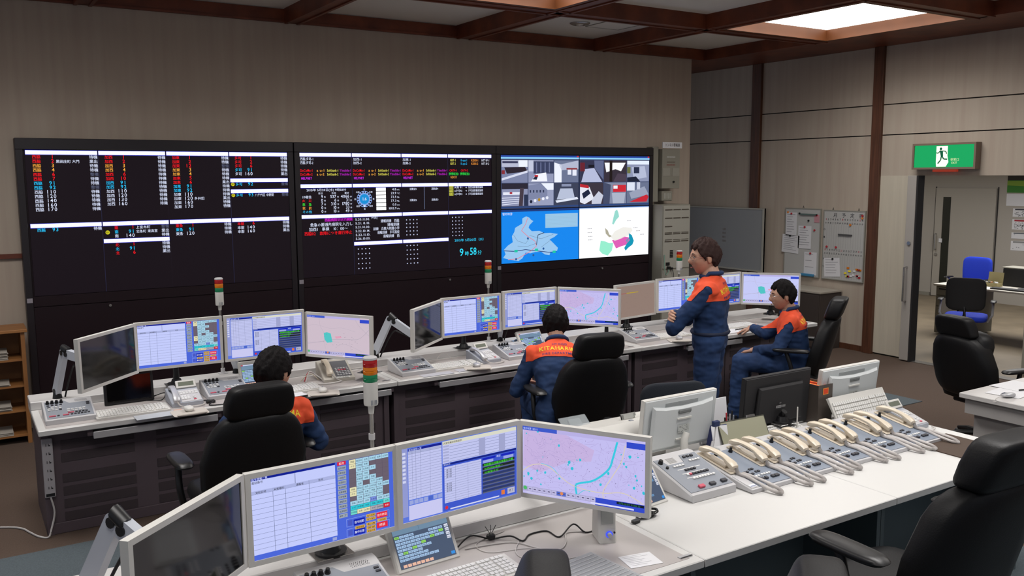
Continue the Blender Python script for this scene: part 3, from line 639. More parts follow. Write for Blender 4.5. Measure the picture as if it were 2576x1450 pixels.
# ================================================================== SCREENS
def scr_command():
    c = CV(1920, 1080); c.rect(0, 0, 1920, 1080, lin('#4a66d8'), 0)
    c.rect(0, 0, 1100, 1010, lin('#c3cbfb'), 1); c.rect(0, 0, 1100, 34, lin('#0e1e90'), 2); c.text('指令情報一覧', 8, 30, 34, lin('#c8d0ff'), 3)
    c.text('電話番号', 8, 76, 36, lin('#20242c'), 3); c.rect(560, 36, 566, 170, lin('#50587c'), 2)
    c.rect(0, 170, 1100, 215, lin('#aab2e0'), 2)
    for t_, x in (('覚知日時', 120), ('災害種別', 350), ('通報者', 620), ('住所', 900)): c.text(t_, x, 208, 34, lin('#20242c'), 3, al='c')
    for i in range(12): c.rect(0, 213+i*66, 1100, 216+i*66, lin('#4c5678'), 2)
    for x in (270, 430, 740): c.rect(x, 170, x+4, 1010, lin('#4c5678'), 2)
    c.rect(1030, 1025, 1090, 1068, lin('#9aa4d8'), 2)
    X0 = 1130
    c.rect(X0, 6, X0+120, 56, lin('#d8203c'), 2); c.text('設定', X0+60, 46, 38, lin('#ffe8e8'), 3, al='c')
    for i in range(11): 
        c.rect(X0, 68+i*66, X0+120, 124+i*66, lin('#9ca6b4'), 2); c.text(('指令回線', '切断保留', '一斉指令', '地図表示', '車両動態', '気象情報', '支援情報', '通報接続', '再送信', '転送保留', '終了')[i], X0+60, 108+i*66, 30, lin('#283040'), 3, al='c', fit=100)
    c.rect(1290, 6, 1860, 780, lin('#5a5064'), 1)
    g = [list('y.bbbb'), list('ybbb..'), list('.bb...'), list('.bbb..'), list('.bbb..'), list('.b.bb.'), list('.bbbb.'), list('ybbbbb'), list('ybbbb.'), list('.bbbb.'), list('bb.Bbb'), list('cccccc'), list('cwwggr')]
    g = ['ybbbbb', 'ybb...', '.bbb..', '.bb...', '.bbb..', '.b.bb.', 'ybbbbb', 'ybbbb.', '.bbbb.', 'bbbBbb', 'ccccct', 'tyyggr']
    cl = dict(y='#e6e0b4', b='#a8d4ea', B='#7890e0', c='#30c8d8', t='#70d8d0', g='#a8a8b4', r='#d02038')
    nm = ('西脇', '加西', '加東', '多可', '本部', '黒田庄', '多井田', '北条町', '中野間')
    for j, r_ in enumerate(g):
        for i, k in enumerate(r_):
            if k == '.': 
                c.rect(1294+i*95, 10+j*64, 1385+i*95, 72+j*64, lin('#6a5f6c'), 2); continue
            c.rect(1294+i*95, 10+j*64, 1385+i*95, 70+j*64, lin(cl[k]), 2); c.text(nm[(i*5+j*3) % 9], 1340+i*95, 50+j*64, 28, lin('#2a3848') if k != 'r' else lin('#ffd0d0'), 3, al='c')
    for y in (820, 960):
        c.rect(1230, y, 1850, y+110, lin('#98a8f0'), 1); c.rect(1234, y+4, 1846, y+106, lin('#4a66d8'), 2); c.rect(1250, y+20, 1310, y+95, lin('#4858c0'), 3)
    c.rect(1330, 845, 1490, 930, lin('#1020a8'), 3); c.text('指令起動', 1410, 902, 40, lin('#e8ecff'), 4, al='c', fit=140)
    c.rect(1330, 985, 1490, 1068, lin('#1020a8'), 3); c.text('集中応答', 1410, 1042, 40, lin('#e8ecff'), 4, al='c', fit=140)
    c.rect(1660, 825, 1820, 905, lin('#e02840'), 3); c.text('指令終話', 1740, 880, 40, lin('#ffe0e0'), 4, al='c', fit=140)
    c.rect(1660, 968, 1820, 1048, lin('#e02840'), 3); c.text('終話', 1740, 1024, 44, lin('#ffe0e0'), 4, al='c')
    for x, y, t_ in ((1510, 815, '指令回線'), (1510, 865, '指令送出'), (1510, 935, '転送'), (1350, 945, '署隊保留'), (1670, 915, '１斉保留'), (1510, 985, '保留'), (1510, 1032, '保留応答')):
        c.rect(x, y, x+135, y+42, lin('#d8ac50'), 4); c.text(t_, x+67, y+34, 32, lin('#302410'), 5, al='c', fit=112)
    return c
def scr_form():
    c = CV(1920, 1080); c.rect(0, 0, 1920, 1080, lin('#5a76dc'), 0); W = '#c0c4ee'
    c.rect(0, 0, 90, 1000, lin('#9098d0'), 1)
    for i in range(8): c.rect(12, 60+i*58, 60, 95+i*58, lin('#d0d4f0'), 2)
    c.rect(100, 20, 630, 55, lin('#142090'), 2); c.text('車両運用一覧', 108, 52, 34, lin('#b8c4ff'), 3)
    c.rect(100, 55, 630, 760, lin(W), 1); c.rect(100, 55, 630, 95, lin('#aab0d8'), 2)
    for i in range(17): c.rect(100, 95+i*39, 630, 98+i*39, lin('#6a7098'), 3)
    for x in (160, 215, 290, 440): c.rect(x, 60, x+3, 760, lin('#6a7098'), 3)
    for i in range(7): c.rect(108+i*76, 772, 174+i*76, 832, lin('#9aa6dc' if i != 4 else '#4a66c8'), 2)
    c.rect(100, 845, 630, 1060, lin('#c8c8f0'), 1)
    c.rect(645, 15, 1910, 70, lin('#d8d8c8'), 2); c.text('災害情報詳細事案表', 660, 60, 34, lin('#484030'), 3)
    c.rect(645, 70, 1910, 345, lin(W), 1)
    for i in range(6): c.rect(760, 110+i*44, 1910, 114+i*44, lin('#7078a0'), 2); c.rect(655, 82+i*44, 750, 106+i*44, lin('#a8acd4'), 2)
    for x in (1250, 1600): c.rect(x, 80, x+110, 340, lin('#a0a4cc'), 3)
    c.rect(645, 350, 1910, 1060, lin('#3c56c8'), 1); c.rect(645, 350, 1910, 378, lin('#102080'), 2); c.text('車両状況', 655, 376, 28, lin('#b8c4ff'), 3)
    c.rect(670, 400, 1290, 940, lin(W), 2)
    for i in range(15): c.rect(670, 430+i*35, 1290, 433+i*35, lin('#70769c'), 3)
    for x in (850, 1060): c.rect(x, 400, x+3, 940, lin('#70769c'), 3)
    for i in list(range(4))+list(range(6, 10)): c.text('梯子隊', 700, 460+i*35, 30, lin('#30343c'), 4)
    c.rect(1310, 395, 1540, 425, lin('#1020b8'), 2); c.rect(1640, 395, 1880, 425, lin('#1020b8'), 2); c.text('本日', 1590, 425, 36, lin('#e0e4ff'), 3, al='c')
    c.rect(1320, 432, 1500, 475, lin('#98a4e0'), 2); c.rect(1680, 432, 1860, 475, lin('#98a4e0'), 2)
    for i in range(8): c.rect(1310, 480+i*58, 1880, 530+i*58, lin('#1c2420' if i < 3 else '#2c3868'), 2); c.rect(1310, 516+i*58, 1880, 533+i*58, lin('#5a6078'), 3)
    c.text('西脇署加西署加東署多可署', 1330, 522, 44, lin('#40e030'), 4, fit=520); c.text('加西消防署第一', 1340, 578, 36, lin('#40d030'), 4, fit=330); c.text('加東署多可', 1340, 636, 36, lin('#40d030'), 4, fit=250)
    c.circ(700, 1010, 26, lin('#d82838'), 2); c.rect(1640, 960, 1700, 1030, lin('#e07838'), 2); c.rect(1750, 950, 1880, 1040, lin('#b8b8cc'), 2); c.text('終了', 1815, 1010, 44, lin('#302c38'), 3, al='c')
    c.rect(760, 1030, 1600, 1050, lin('#d0d4f0'), 2)
    return c
def scr_map(kind, tint='#c3bdf0'):
    c = CV(1920, 1080); r_ = random.Random(5+kind)
    c.rect(0, 0, 1920, 1080, lin(tint), 0)
    if kind == 0:
        c.poly([(20+ 0, 60), (700, 60), (1150, 240), (1100, 420), (760, 470), (300, 700), (0, 640)], lin('#c6b2e0'), 1)
        for i in range(230):
            x, y = r_.uniform(0, 1850), r_.uniform(90, 950); p = [(x, y)]; a = r_.uniform(0, 6.3)
            for k in range(4): a += r_.uniform(-.6, .6); x += 42*math.cos(a); y += 30*math.sin(a); p.append((x, y))
            if all(3 < q_[0] < 1915 and 50 < q_[1] < 985 for q_ in p): c.line(p, r_.uniform(1.5, 3), lin('#a494c8'), 2)
        for pts, w_, k in (([(0, 720), (180, 600), (420, 600), (800, 830), (1250, 880), (1600, 830), (1900, 950)], 13, '#d8ccb8'), ([(1620, 100), (1560, 360), (1430, 600), (1290, 860), (1330, 1020)], 13, '#d8ccb8'),
                           ([(1500, 60), (1440, 300), (1370, 500), (1150, 700), (900, 790), (860, 840), (880, 980)], 30, '#38c8e0'), ([(880, 980), (1000, 880), (1090, 890)], 10, '#50c8e0'), ([(300, 560), (480, 600), (600, 720)], 9, '#70c8e8')):
            c.line([(v.x, v.y) for v in spline([(a, d, 0) for a, d in pts], 7)], w_, lin(k), 3)
        for (x, y) in ((60, 120), (250, 60), (460, 160), (760, 480), (740, 520), (800, 570), (930, 420), (880, 430), (240, 690), (370, 700), (600, 760), (90, 760), (20, 810), (140, 830), (300, 900), (1690, 260), (1810, 250), (1600, 380), (1640, 420), (1780, 540), (1800, 600), (1680, 690), (1760, 720), (1870, 680), (1250, 750), (1370, 560), (1560, 240), (1900, 780), (590, 240), (330, 460)):
            s_ = r_.uniform(8, 26); c.poly([(x+s_*math.cos(a)*r_.uniform(.6, 1.3), y+s_*1.2*math.sin(a)*r_.uniform(.6, 1.3)) for a in (0, 1.1, 2.2, 3.3, 4.3, 5.3)], lin('#30c0d8'), 3)
        for i in range(130): x, y = r_.uniform(40, 1880), r_.uniform(80, 930); c.rect(x, y, x+7, y+9, lin('#6c5c88'), 4)
    else:
        c.poly([(520, 470), (620, 440), (740, 470), (790, 700), (620, 730), (540, 640)], lin('#50c4c4'), 3)
        for pts, w_ in (([(0, 760), (400, 720), (700, 640), (1200, 600), (1600, 560), (1910, 300)], 7), ([(0, 800), (500, 700), (1000, 690)], 4), ([(380, 60), (420, 300), (520, 470), (560, 900)], 4), ([(1500, 60), (1640, 240), (1910, 460)], 5), ([(900, 800), (1200, 740), (1700, 900)], 4), ([(0, 300), (300, 260), (700, 330), (1100, 300), (1500, 380)], 3), ([(1300, 600), (1360, 900)], 3)):
            c.line([(v.x, v.y) for v in spline([(a, d, 0) for a, d in pts], 6)], w_, lin('#a8a0b0'), 2)
        for i in range(26): x, y = r_.uniform(500, 1600), r_.uniform(400, 860); c.rect(x, y, x+10, y+10, lin('#5c5468'), 4)
        c.poly([(860, 540), (1040, 520), (1080, 560), (900, 600)], lin('#e0a0b8'), 2)
    c.rect(0, 0, 560, 62, lin('#3c58c8'), 5); c.text('管内地図（縮小）', 12, 50, 38, lin('#c0ccff'), 6, fit=260); c.rect(560, 0, 1640, 62, lin('#b8b0e4'), 5); c.rect(1640, 40, 1920, 130, lin('#3048c8'), 5)
    c.rect(0, 960, 1170, 1040, lin('#a8a4cc'), 5); c.circ(40, 990, 32, lin('#50b868'), 6)
    for i in range(14):
        c.rect(90+i*78, 968, 160+i*78, 1030, lin('#bcb8e0' if i not in (6, 7) else '#5068c8'), 6)
        c.rect(104+i*78, 990, 140+i*78, 1004, lin('#50486c'), 7)
    c.circ(640, 990, 26, lin('#e08850'), 8); c.rect(1170, 960, 1920, 1080, lin('#3048c8'), 5); c.rect(1500, 968, 1910, 1008, lin('#0c1428'), 6); c.text('5月20日 9:58:12', 1530, 1002, 36, lin('#2f7a50'), 7, fit=330); c.rect(1100, 1040, 1760, 1066, lin('#d8d8f8'), 6); c.rect(60, 1042, 900, 1066, lin('#c8c4e8'), 6)
    return c
def scr_brown():
    c = CV(1920, 1080); c.rect(0, 0, 1920, 1080, lin('#8f7a70'), 0); c.rect(120, 250, 480, 262, lin('#b02828'), 1); c.rect(480, 238, 1080, 262, lin('#b8a020'), 1)
    r_ = random.Random(3)
    for i in range(40): x, y = r_.uniform(50, 1700), r_.uniform(80, 980); c.rect(x, y, x+r_.uniform(20, 120), y+3, lin('#80695f'), 1)
    return c
# ================================================================== MONITORS
def monitor(label, x, y, z, yaw_, tilt, screen, W=.57, Hh=.328, grp=None, stand=None, base_z=DT, m=None, back=False, name='monitor'):
    """root stands on the desk below the screen; z = screen centre; stand = (dx, dy) of the foot in the monitor's own axes"""
    m = m or MONW; ya = rad(yaw_)
    t = thing(name, label, 'monitor', (x, y, base_z), ya, grp)
    T = TR(0, 0, z-base_z) @ RX(-rad(tilt))
    hx, hz, bz = W/2, Hh/2, .019
    b = B(); b.M = T
    for q in ((-hx, hx, 0, .028, hz-bz, hz), (-hx, hx, 0, .028, -hz, -hz+bz), (-hx, -hx+bz, 0, .028, -hz+bz, hz-bz), (hx-bz, hx, 0, .028, -hz+bz, hz-bz)): b.box(*q)
    b.obj('bezel', m, t)
    b = B(); b.M = T; b.box(-hx+bz, hx-bz, .004, .02, -hz+bz, hz-bz)
    dark = screen is None
    p_ = b.obj('screen', mat('dark_screen', '#0b0a0b', .08, spec=.6), t)
    if screen is not None: screen.obj('screen_image', W-2*bz, Hh-2*bz, p_, T @ TR(0, .0035, 0))
    b = B(); b.M = T
    b.box(-hx+.004, hx-.004, .024, .034, -hz+.004, hz-.004, .003)
    if back: b.prism([(-hx*.86, -hz*.86), (hx*.86, -hz*.86), (hx*.84, hz*.80), (hx*.5, hz*.70), (0, hz*.66), (-hx*.5, hz*.70), (-hx*.84, hz*.80)], .034, .060, 'y', bev=.014)
    else: b.prism([(-hx*.72, -hz*.75), (hx*.72, -hz*.75), (hx*.66, hz*.62), (-hx*.66, hz*.62)], .034, .062, 'y', bev=.01)
    bk = b.obj('back_shell', m if not back else MONB, t)
    if back:
        b = B(); b.M = T
        b.box(-.045, .045, .06, .066, .062, .082, .004); b.obj('carry_slot', mat('slot_shadow', '#6d7070', .6), bk)
        for z_ in (.030, -.085):
            b = B(); b.M = T; b.box(-.05, .05, .06, .067, z_, z_+.008); b.obj('hinge_bar', MONW, bk)
        c = CV(200, 100); c.rect(0, 0, 200, 100, lin('#b9bcb9'), 0)
        r_ = random.Random(int(x*100))
        for i in range(22): a, d = r_.uniform(5, 170), r_.uniform(5, 85); c.rect(a, d, a+r_.uniform(6, 30), d+5, lin('#5c5c5a'), 1)
        c.obj('rating_label', .08, .045, bk, T @ TR(0, .0645, -.025) @ RZ(PI), PRINT)
        b = B(); b.M = T
        for k in range(9): b.box(-hx*.45, hx*.45, .0335, .0355, hz*.82-.004-k*.003, hz*.82-.0025-k*.003)
        b.mi = 0; vs = b.obj('vent_lines', mat('vent_grey', '#a9adad', .6), bk); tag(vs, kind='stuff')
    if stand == 'none': return t
    dx, dy = stand or (0, .17)
    zb = .055 if base_z < .71 and not back else 0
    b = B(); b.cyl((dx, dy, zb+.0), (dx, dy, zb+.012), .062, n=20); b.cyl((dx, dy, zb+.012), (dx, dy, zb+.04), .04, .03); b.obj('stand_base', BLACK if not back else MONW, t, smooth=40)
    b = B(); b.box(dx-.075, dx+.075, dy-.06, dy+.06, zb, zb+.004, .001); b.obj('base_plate', STEEL if not back else MONW, t)
    top = (T @ Vector((0, .06, -hz*.3)))
    b = B(); b.tube([(dx, dy, zb+.03), (dx, dy, (z-base_z)*.55), (top.x, top.y+.03, top.z)], [.022, .02, .018], 10); b.obj('stand_post', BLACK if not back else MONW, t, smooth=40)
    return t
gm = 'monitors of the dispatch consoles'
CMD, FRM, MP0, MP1, BRN = scr_command(), scr_form(), scr_map(0), scr_map(1, '#cdbcc9'), scr_brown()
MP2 = scr_map(1, '#c5c9f6')
monitor('dark angled monitor at lower left on a metal arm, nearest row', .56, 2.72, 1.045, 42, 0, None, stand='none')
monitor('nearest monitor with a list and rows of small command buttons', 1.06, 2.92, 1.042, 2, 1, CMD, stand=(.1, .22))
monitor('nearest monitor with white entry forms beside a blue panel', 1.625, 2.94, 1.045, 3.5, 0, FRM, stand=(-.16, .2))
monitor('nearest angled monitor showing a lilac map with a cyan river', 2.085, 2.775, 1.025, -59, 0, MP0, stand=(-.434, .395))
monitor('dark angled monitor at the left end of the rear desk', .78, 5.93, 1.09, 47, 1, None, stand='none')
monitor('command button monitor at the left end of the rear desk', 1.26, 6.22, 1.08, -1, 0, CMD, stand=(0, .2))
monitor('entry form monitor behind the seated man at left', 1.84, 6.20, 1.08, -2, -1, FRM, stand=(-.0, .2))
monitor('pinkish map monitor with a teal patch left of the second monitor arm', 2.29, 5.965, 1.06, -56, 1, MP1, stand=(.1, .25))
monitor('dark narrow angled monitor at the middle of the rear desk', 3.10, 6.12, 1.045, 40, 0, None, stand='none')
monitor('command button monitor in front of the second light tower', 3.595, 6.30, 1.055, 1, 1, CMD, stand=(0, .15))
monitor('entry form monitor above the head of the leaning man', 4.165, 6.285, 1.07, 0, 1, FRM, W=.555, stand=(0, .15))
monitor('lilac map monitor with cyan river just right of the leaning man', 4.61, 6.05, 1.07, -52, -1, MP0, W=.56, stand=(.1, .25))
monitor('brownish dim monitor with a red and yellow line left of the standing man', 5.41, 6.36, 1.03, 9, 2, BRN, stand=(0, .12))
monitor('command button monitor half hidden behind the standing man', 5.965, 6.38, 1.045, 0, 1, CMD, W=.555, stand=(0.05, .12))
monitor('entry form monitor right behind the standing man', 6.525, 6.365, 1.05, -2, 1, FRM, W=.555, stand=(0, .12))
monitor('map monitor with a cyan patch behind the head of the man with glasses', 6.985, 6.13, 1.045, -50, 2, MP2, W=.575, stand=(0, .2))

# articulated arms that carry the outermost dark monitors
def arm(label, base, elbow, end, r=.026):
    t = thing('articulated_stand', label, 'monitor arm', base)
    e = Vector(elbow)-Vector(base); f = Vector(end)-Vector(base)
    b = B(); b.cyl((0, 0, 0), (0, 0, .05), .03, .022); b.obj('arm_base', BLACK, t, smooth=40)
    def link(p, q, nm):
        p, q = Vector(p), Vector(q); d = (q-p); L = d.length; n = d.cross(Vector((0, 0, 1))).normalized()
        b = B()
        pts = [p+d*k for k in (0, .12, .5, .88, 1)]
        # flat link: a rounded bar, wider than thick
        u = d.normalized(); v = u.cross(n)
        prof = []
        for k in range(13): a = PI/2+PI*k/12; prof.append(u*(math.cos(a)*r*1.15)+v*(math.sin(a)*r*1.15))
        left = [p+x for x in prof]; right = [q-x*.9 for x in prof]
        ring = left+right; N = len(ring); th = n*.017
        vs = [x-th for x in ring]+[x+th for x in ring]
        fs = [tuple(range(N))[::-1], tuple(range(N, 2*N))]+[(i, (i+1) % N, N+(i+1) % N, N+i) for i in range(N)]
        nv, nf = b.add(vs, fs); bmesh.ops.recalc_face_normals(b.bm, faces=nf)
        o = b.obj(nm, ARM, t, smooth=30)
        for w_ in (p, q):
            bb = B(); bb.cyl(w_-n*.022, w_+n*.022, r*.62, n=14); bb.obj('pivot', BLACK, o, smooth=40)
        return n
    link((0, 0, .05), e, 'lower_link'); 
    d2_ = (f-e); s_ = e+d2_.normalized()*.045
    link(s_, f, 'upper_link')
    b = B(); b.tube([e+Vector((0, 0, .008)), e+Vector((0, 0, .03)), s_+Vector((0, 0, .02)), s_], [.018, .026, .026, .018], 10); b.obj('elbow_cover', BLACK, t, smooth=40)
    b = B(); b.cyl(f, f+(f-e).normalized()*.05+Vector((0, 0, -.005)), .02, .03); b.obj('mount_head', BLACK, t, smooth=40)
    b = B(); b.tube(spline([f+Vector((0, 0, -.03)), e+d2_*.35+Vector((.02, 0, -.07)), e*.7+Vector((.06, 0, -.02)), Vector((.05, 0, .02)), Vector((.05, .02, -.02))], 5), .006, 6); b.obj('cable', BLACKM, t, smooth=60)
    return t
DL = DT+.055
arm('metal monitor arm rising at the left end of the rear desk', (.515, 6.45, DL), (.56, 6.31, 1.08), (.66, 6.10, 1.06))
arm('metal monitor arm standing between the first and second rear desk units', (2.81, 6.50, DL), (2.89, 6.38, 1.08), (3.03, 6.22, .95))
arm('large metal monitor arm in the lower left corner', (.28, 3.14, DL), (.377, 2.98, 1.11), (.46, 2.86, 1.035), .03)
arm('short lower monitor arm behind the form monitor on the left rear desk', (1.72, 6.56, DL), (1.66, 6.46, .93), (1.82, 6.34, 1.0), .022)
arm('short lower monitor arm beside the second light tower', (4.02, 6.56, DL), (3.98, 6.46, .93), (4.12, 6.40, 1.0), .022)

# signal light towers
def tower(label, x, y, z0=DL, zt=1.47):
    t = thing('signal_tower', label, 'signal light', (x, y, z0), 0, None); h = zt-z0
    b = B(); b.box(-.03, .03, -.03, .03, 0, .006); b.cyl((0, 0, .006), (0, 0, .04), .015); b.obj('foot', GREYL, t, smooth=40)
    b = B(); b.cyl((0, 0, .03), (0, 0, h-.235), .0095, n=12); pl = b.obj('pole', STEEL, t, smooth=40)
    b = B(); b.cyl((0, 0, h-.35), (0, 0, h-.325), .0135, n=12); b.obj('pole_clamp', GREYL, pl, smooth=40)
    b = B(); b.lathe([(.011, h-.24), (.014, h-.21), (.016, h-.205), (.028, h-.203), (.030, h-.195), (.030, h-.105)], 24); hb = b.obj('housing', MONW, t, smooth=40)
    b = B(); 
    for k in range(5): b.box(.0+k*.006-.012, .002+k*.006-.012, -.0306, -.028, h-.198, h-.178)
    tag(b.obj('housing_slots', GREY, hb), kind='stuff')
    for k, (nm, m_) in enumerate((('green_lens', GRN), ('amber_lens', AMB), ('red_lens', RED))):
        z = h-.105+k*.031
        b = B(); b.lathe([(.028, z), (.0295, z+.003), (.0295, z+.014), (.028, z+.0155), (.0295, z+.017), (.0295, z+.028), (.028, z+.031)], 24); b.obj(nm, m_, t, smooth=30)
    b = B(); b.lathe([(.030, h-.012), (.030, h-.004), (.024, h)], 24); b.obj('cap', GREYL, t, smooth=30)
    return t
tower('signal tower with red, amber and green lenses on the left rear desk', 1.63, 6.60)
tower('signal tower before the middle video display, rear desk', 3.93, 6.60)
tower('signal tower half hidden behind the face of the standing man', 6.17, 6.60, zt=1.45)
tower('tall signal tower nearest the viewer, behind the command button monitor', 1.41, 3.32)
# ================================================================== EQUIPMENT ON THE DESKS
Z = DT+.002
def wedge(b, w_, d, hf, hb, bev=.004, mi=None):
    b.prism([(-d/2, 0), (d/2, 0), (d/2, hb), (d/2-.03, hb), (-d/2, hf)], -w_/2, w_/2, 'x', mi, bev)
def slope(d, hf, hb): # matrix taking the flat face x,y(0..) onto the sloped top, origin at its centre
    L = d-.03; a = math.atan2(hb-hf, L)
    return TR(0, -.015, (hf+hb)/2) @ RX(a), math.hypot(L, hb-hf)
def op_console(label, x, y, z=Z, w_=.285, d=.27, hf=.028, hb=.092, rz=0, grp=None):
    t = thing('operator_console', label, 'control console', (x, y, z), rz, grp)
    b = B(); wedge(b, w_, d, hf, hb); b.obj('housing', GREYL, t, smooth=30)
    S, L = slope(d, hf, hb)
    b = B(); b.M = S; h = L/2
    b.prism([(-w_/2+.012, -h+.02), (w_/2-.012, -h+.02), (w_/2-.012, h-.05), (.01, h-.05), (-.02, h-.008), (-w_/2+.012, h-.008)], 0, .0025, 'z'); b.obj('face_plate', GREY, t)
    for k in range(4):
        p = S @ Vector((-w_/2+.03+k*.026, h-.032, .002)); q = S @ Vector((-w_/2+.03+k*.026, h-.032, .022))
        b = B(); b.cyl(p, p+(q-p)*.3, .0115, .0115, 12); b.cyl(p+(q-p)*.3, q, .009, .0075, 12); b.obj('knob', BLACK, t, smooth=40)
    b = B(); b.M = S
    def key(cx, cy, kw, mi, kh=.009): b.box(cx-kw/2, cx+kw/2, cy-kh/2, cy+kh/2, .002, .0075, mi=mi)
    for k in range(4): key(-w_/2+.03+k*.024, h-.062, .014, 2)
    for j in range(3):
        for k in range(4): key(-w_/2+.032+k*.021, h-.087-j*.019, .015, 0 if (j+k) % 5 else 2)
    key(-w_/2+.042, -h+.045, .038, 1); key(-w_/2+.075, -h+.045, .013, 2)
    for k in range(5): key(-.005+k*.022, -h+.11, .016, 0); 
    for k in range(5): key(-.005+k*.022, -h+.09, .016, 0)
    key(.005, -h+.068, .034, 1)
    for k in range(4): key(.036+k*.019, -h+.068, .014, 2)
    key(-.025, -h+.045, .034, 1)
    for k in range(6): key(.008+k*.019, -h+.045, .014, 2)
    key(w_/2-.03, h-.07, .018, 2); key(w_/2-.03, h-.09, .018, 2)
    kp = b.obj('keypad', [KEYW, KEYR, KEYD], t); tag(kp, kind='stuff')
    # speaker holes at the back right
    b = B(); b.M = S
    for j in range(4):
        for k in range(9): b.cyl((.045+k*.008+(j % 2)*.004, h-.012-j*.007, 0), (.045+k*.008+(j % 2)*.004, h-.012-j*.007, .0012), .0016, n=5)
    tag(b.obj('speaker_holes', BLACKM, t), kind='stuff')
    return t
def curly(b, pts, r=.0045, n=7, turns=60, res=3):
    P = spline(pts, 14)
    Q = []
    for i in range(len(P)-1):
        for k in range(res): Q.append(P[i].lerp(P[i+1], k/res))
    Q.append(P[-1]); N = len(Q)
    b.tube(Q, r, n, rf=lambda t: r*(1+.17*math.cos(t*(N-1)*PI)))
def handset(b, L=.2, w_=.044, M=Matrix()):
    """telephone handset lying along y, arched, with two thick ends"""
    s0 = b.M; b.M = b.M @ M; n = 12; vs = []
    K = 14
    for i in range(K+1):
        u = i/K*2-1; y = u*L/2
        e = abs(u); th = .016+(.016 if e > .62 else .016*max(0, (e-.38)/.24)); top = .052-.016*u*u
        if e > .96: th *= .75; top -= .006
        ww = w_*(.78 if e < .5 else .78+.22*min(1, (e-.5)/.2)); 
        if e > .96: ww *= .86
        for k in range(n):
            a = 2*PI*k/n; cx_ = math.copysign(abs(math.cos(a))**.6, math.cos(a)); cz = math.copysign(abs(math.sin(a))**.6, math.sin(a))
            vs.append((ww/2*cx_, y, top-th/2+th/2*cz))
    fs = [(i*n+k, i*n+(k+1) % n, (i+1)*n+(k+1) % n, (i+1)*n+k) for i in range(K) for k in range(n)]+[tuple(range(n))[::-1], tuple(range(K*n, K*n+n))]
    nv, nf = b.add(vs, fs); bmesh.ops.recalc_face_normals(b.bm, faces=nf); b.M = s0
def desk_phone(label, x, y, rz=0, m=SILV, z=Z):
    """business telephone with display, key field and silver handset"""
    t = thing('desk_telephone', label, 'telephone', (x, y, z), rz)
    w_, d, hf, hb = .20, .22, .025, .085
    b = B(); wedge(b, w_, d, hf, hb); b.obj('housing', mat('phone_shell', '#a9adb6', .4), t, smooth=30)
    S, L = slope(d, hf, hb); h = L/2
    b = B(); b.M = S; b.box(-.035, w_/2-.006, -h+.008, h-.04, 0, .003, .001); b.obj('key_plate', GREYL, t)
    b = B(); b.M = S @ TR(.03, h-.01, .0) @ RX(.6); b.box(-.065, .065, -.002, .055, 0, .012, .003); ds = b.obj('display_housing', MONW, t)
    b = B(); b.M = S @ TR(.03, h-.01, .0) @ RX(.6); b.box(-.05, .05, .012, .042, .012, .013); b.obj('display', mat('lcd', '#6f7468', .2), ds)
    b = B(); b.M = S
    for j in range(3):
        for k in range(6): b.box(-.028+k*.0195, -.013+k*.0195, h-.07-j*.013, h-.061-j*.013, .003, .007, mi=0)
    for j in range(4):
        for k in range(3): b.box(-.03+k*.019, -.014+k*.019, -h+.05-j*.0125+.02, -h+.06-j*.0125+.02, .003, .008, mi=0)
    for j in range(3): b.box(.045, .06, -h+.06-j*.02, -h+.07-j*.02, .003, .008, mi=(0, 0, 1)[j])
    tag(b.obj('keys', [KEYW, KEYR], t), kind='stuff')
    b = B(); b.M = S @ TR(-.068, 0, -.005); handset(b, .2, .046); hs = b.obj('handset', m, t, smooth=45)
    b = B(); curly(b, [(-.068, -.11, .04), (-.05, -.15, .015), (.02, -.175, .008), (.08, -.16, .008), (.1, -.13, .008)], .0042); b.obj('curly_cord', CORD, t, smooth=60)
    return t
def keyboard(label, x, y, rz=0, w_=.44, d=.165, tilt=0, z=Z):
    t = thing('keyboard', label, 'keyboard', (x, y, z), rz); T = TR(0, 0, max(0, d/2*math.sin(tilt)-(z-Z))) @ RX(tilt)
    b = B(); b.M = T; b.prism([(-d/2, 0), (d/2, 0), (d/2, .022), (-d/2, .012)], -w_/2, w_/2, 'x', bev=.003); b.obj('housing', MONW, t)
    b = B(); b.M = T @ TR(0, 0, .0175) @ RX(.06); rr = random.Random(3)
    for j in range(6):
        x_ = -w_/2+.012
        while x_ < w_/2-.025:
            kw = .0155 if not (j == 0 and x_ > -.1 and x_ < .0) else .1
            if abs(x_-w_*.17) < .006 or abs(x_-w_*.29) < .006: x_ += .008
            b.box(x_, x_+kw, -d/2+.014+j*.0235+(.004 if j == 5 else 0), -d/2+.033+j*.0235+(.004 if j == 5 else 0), 0, .006); x_ += kw+.003
    tag(b.obj('keys', mat('keycaps', '#dddcd9', .5), t), kind='stuff')
    return t
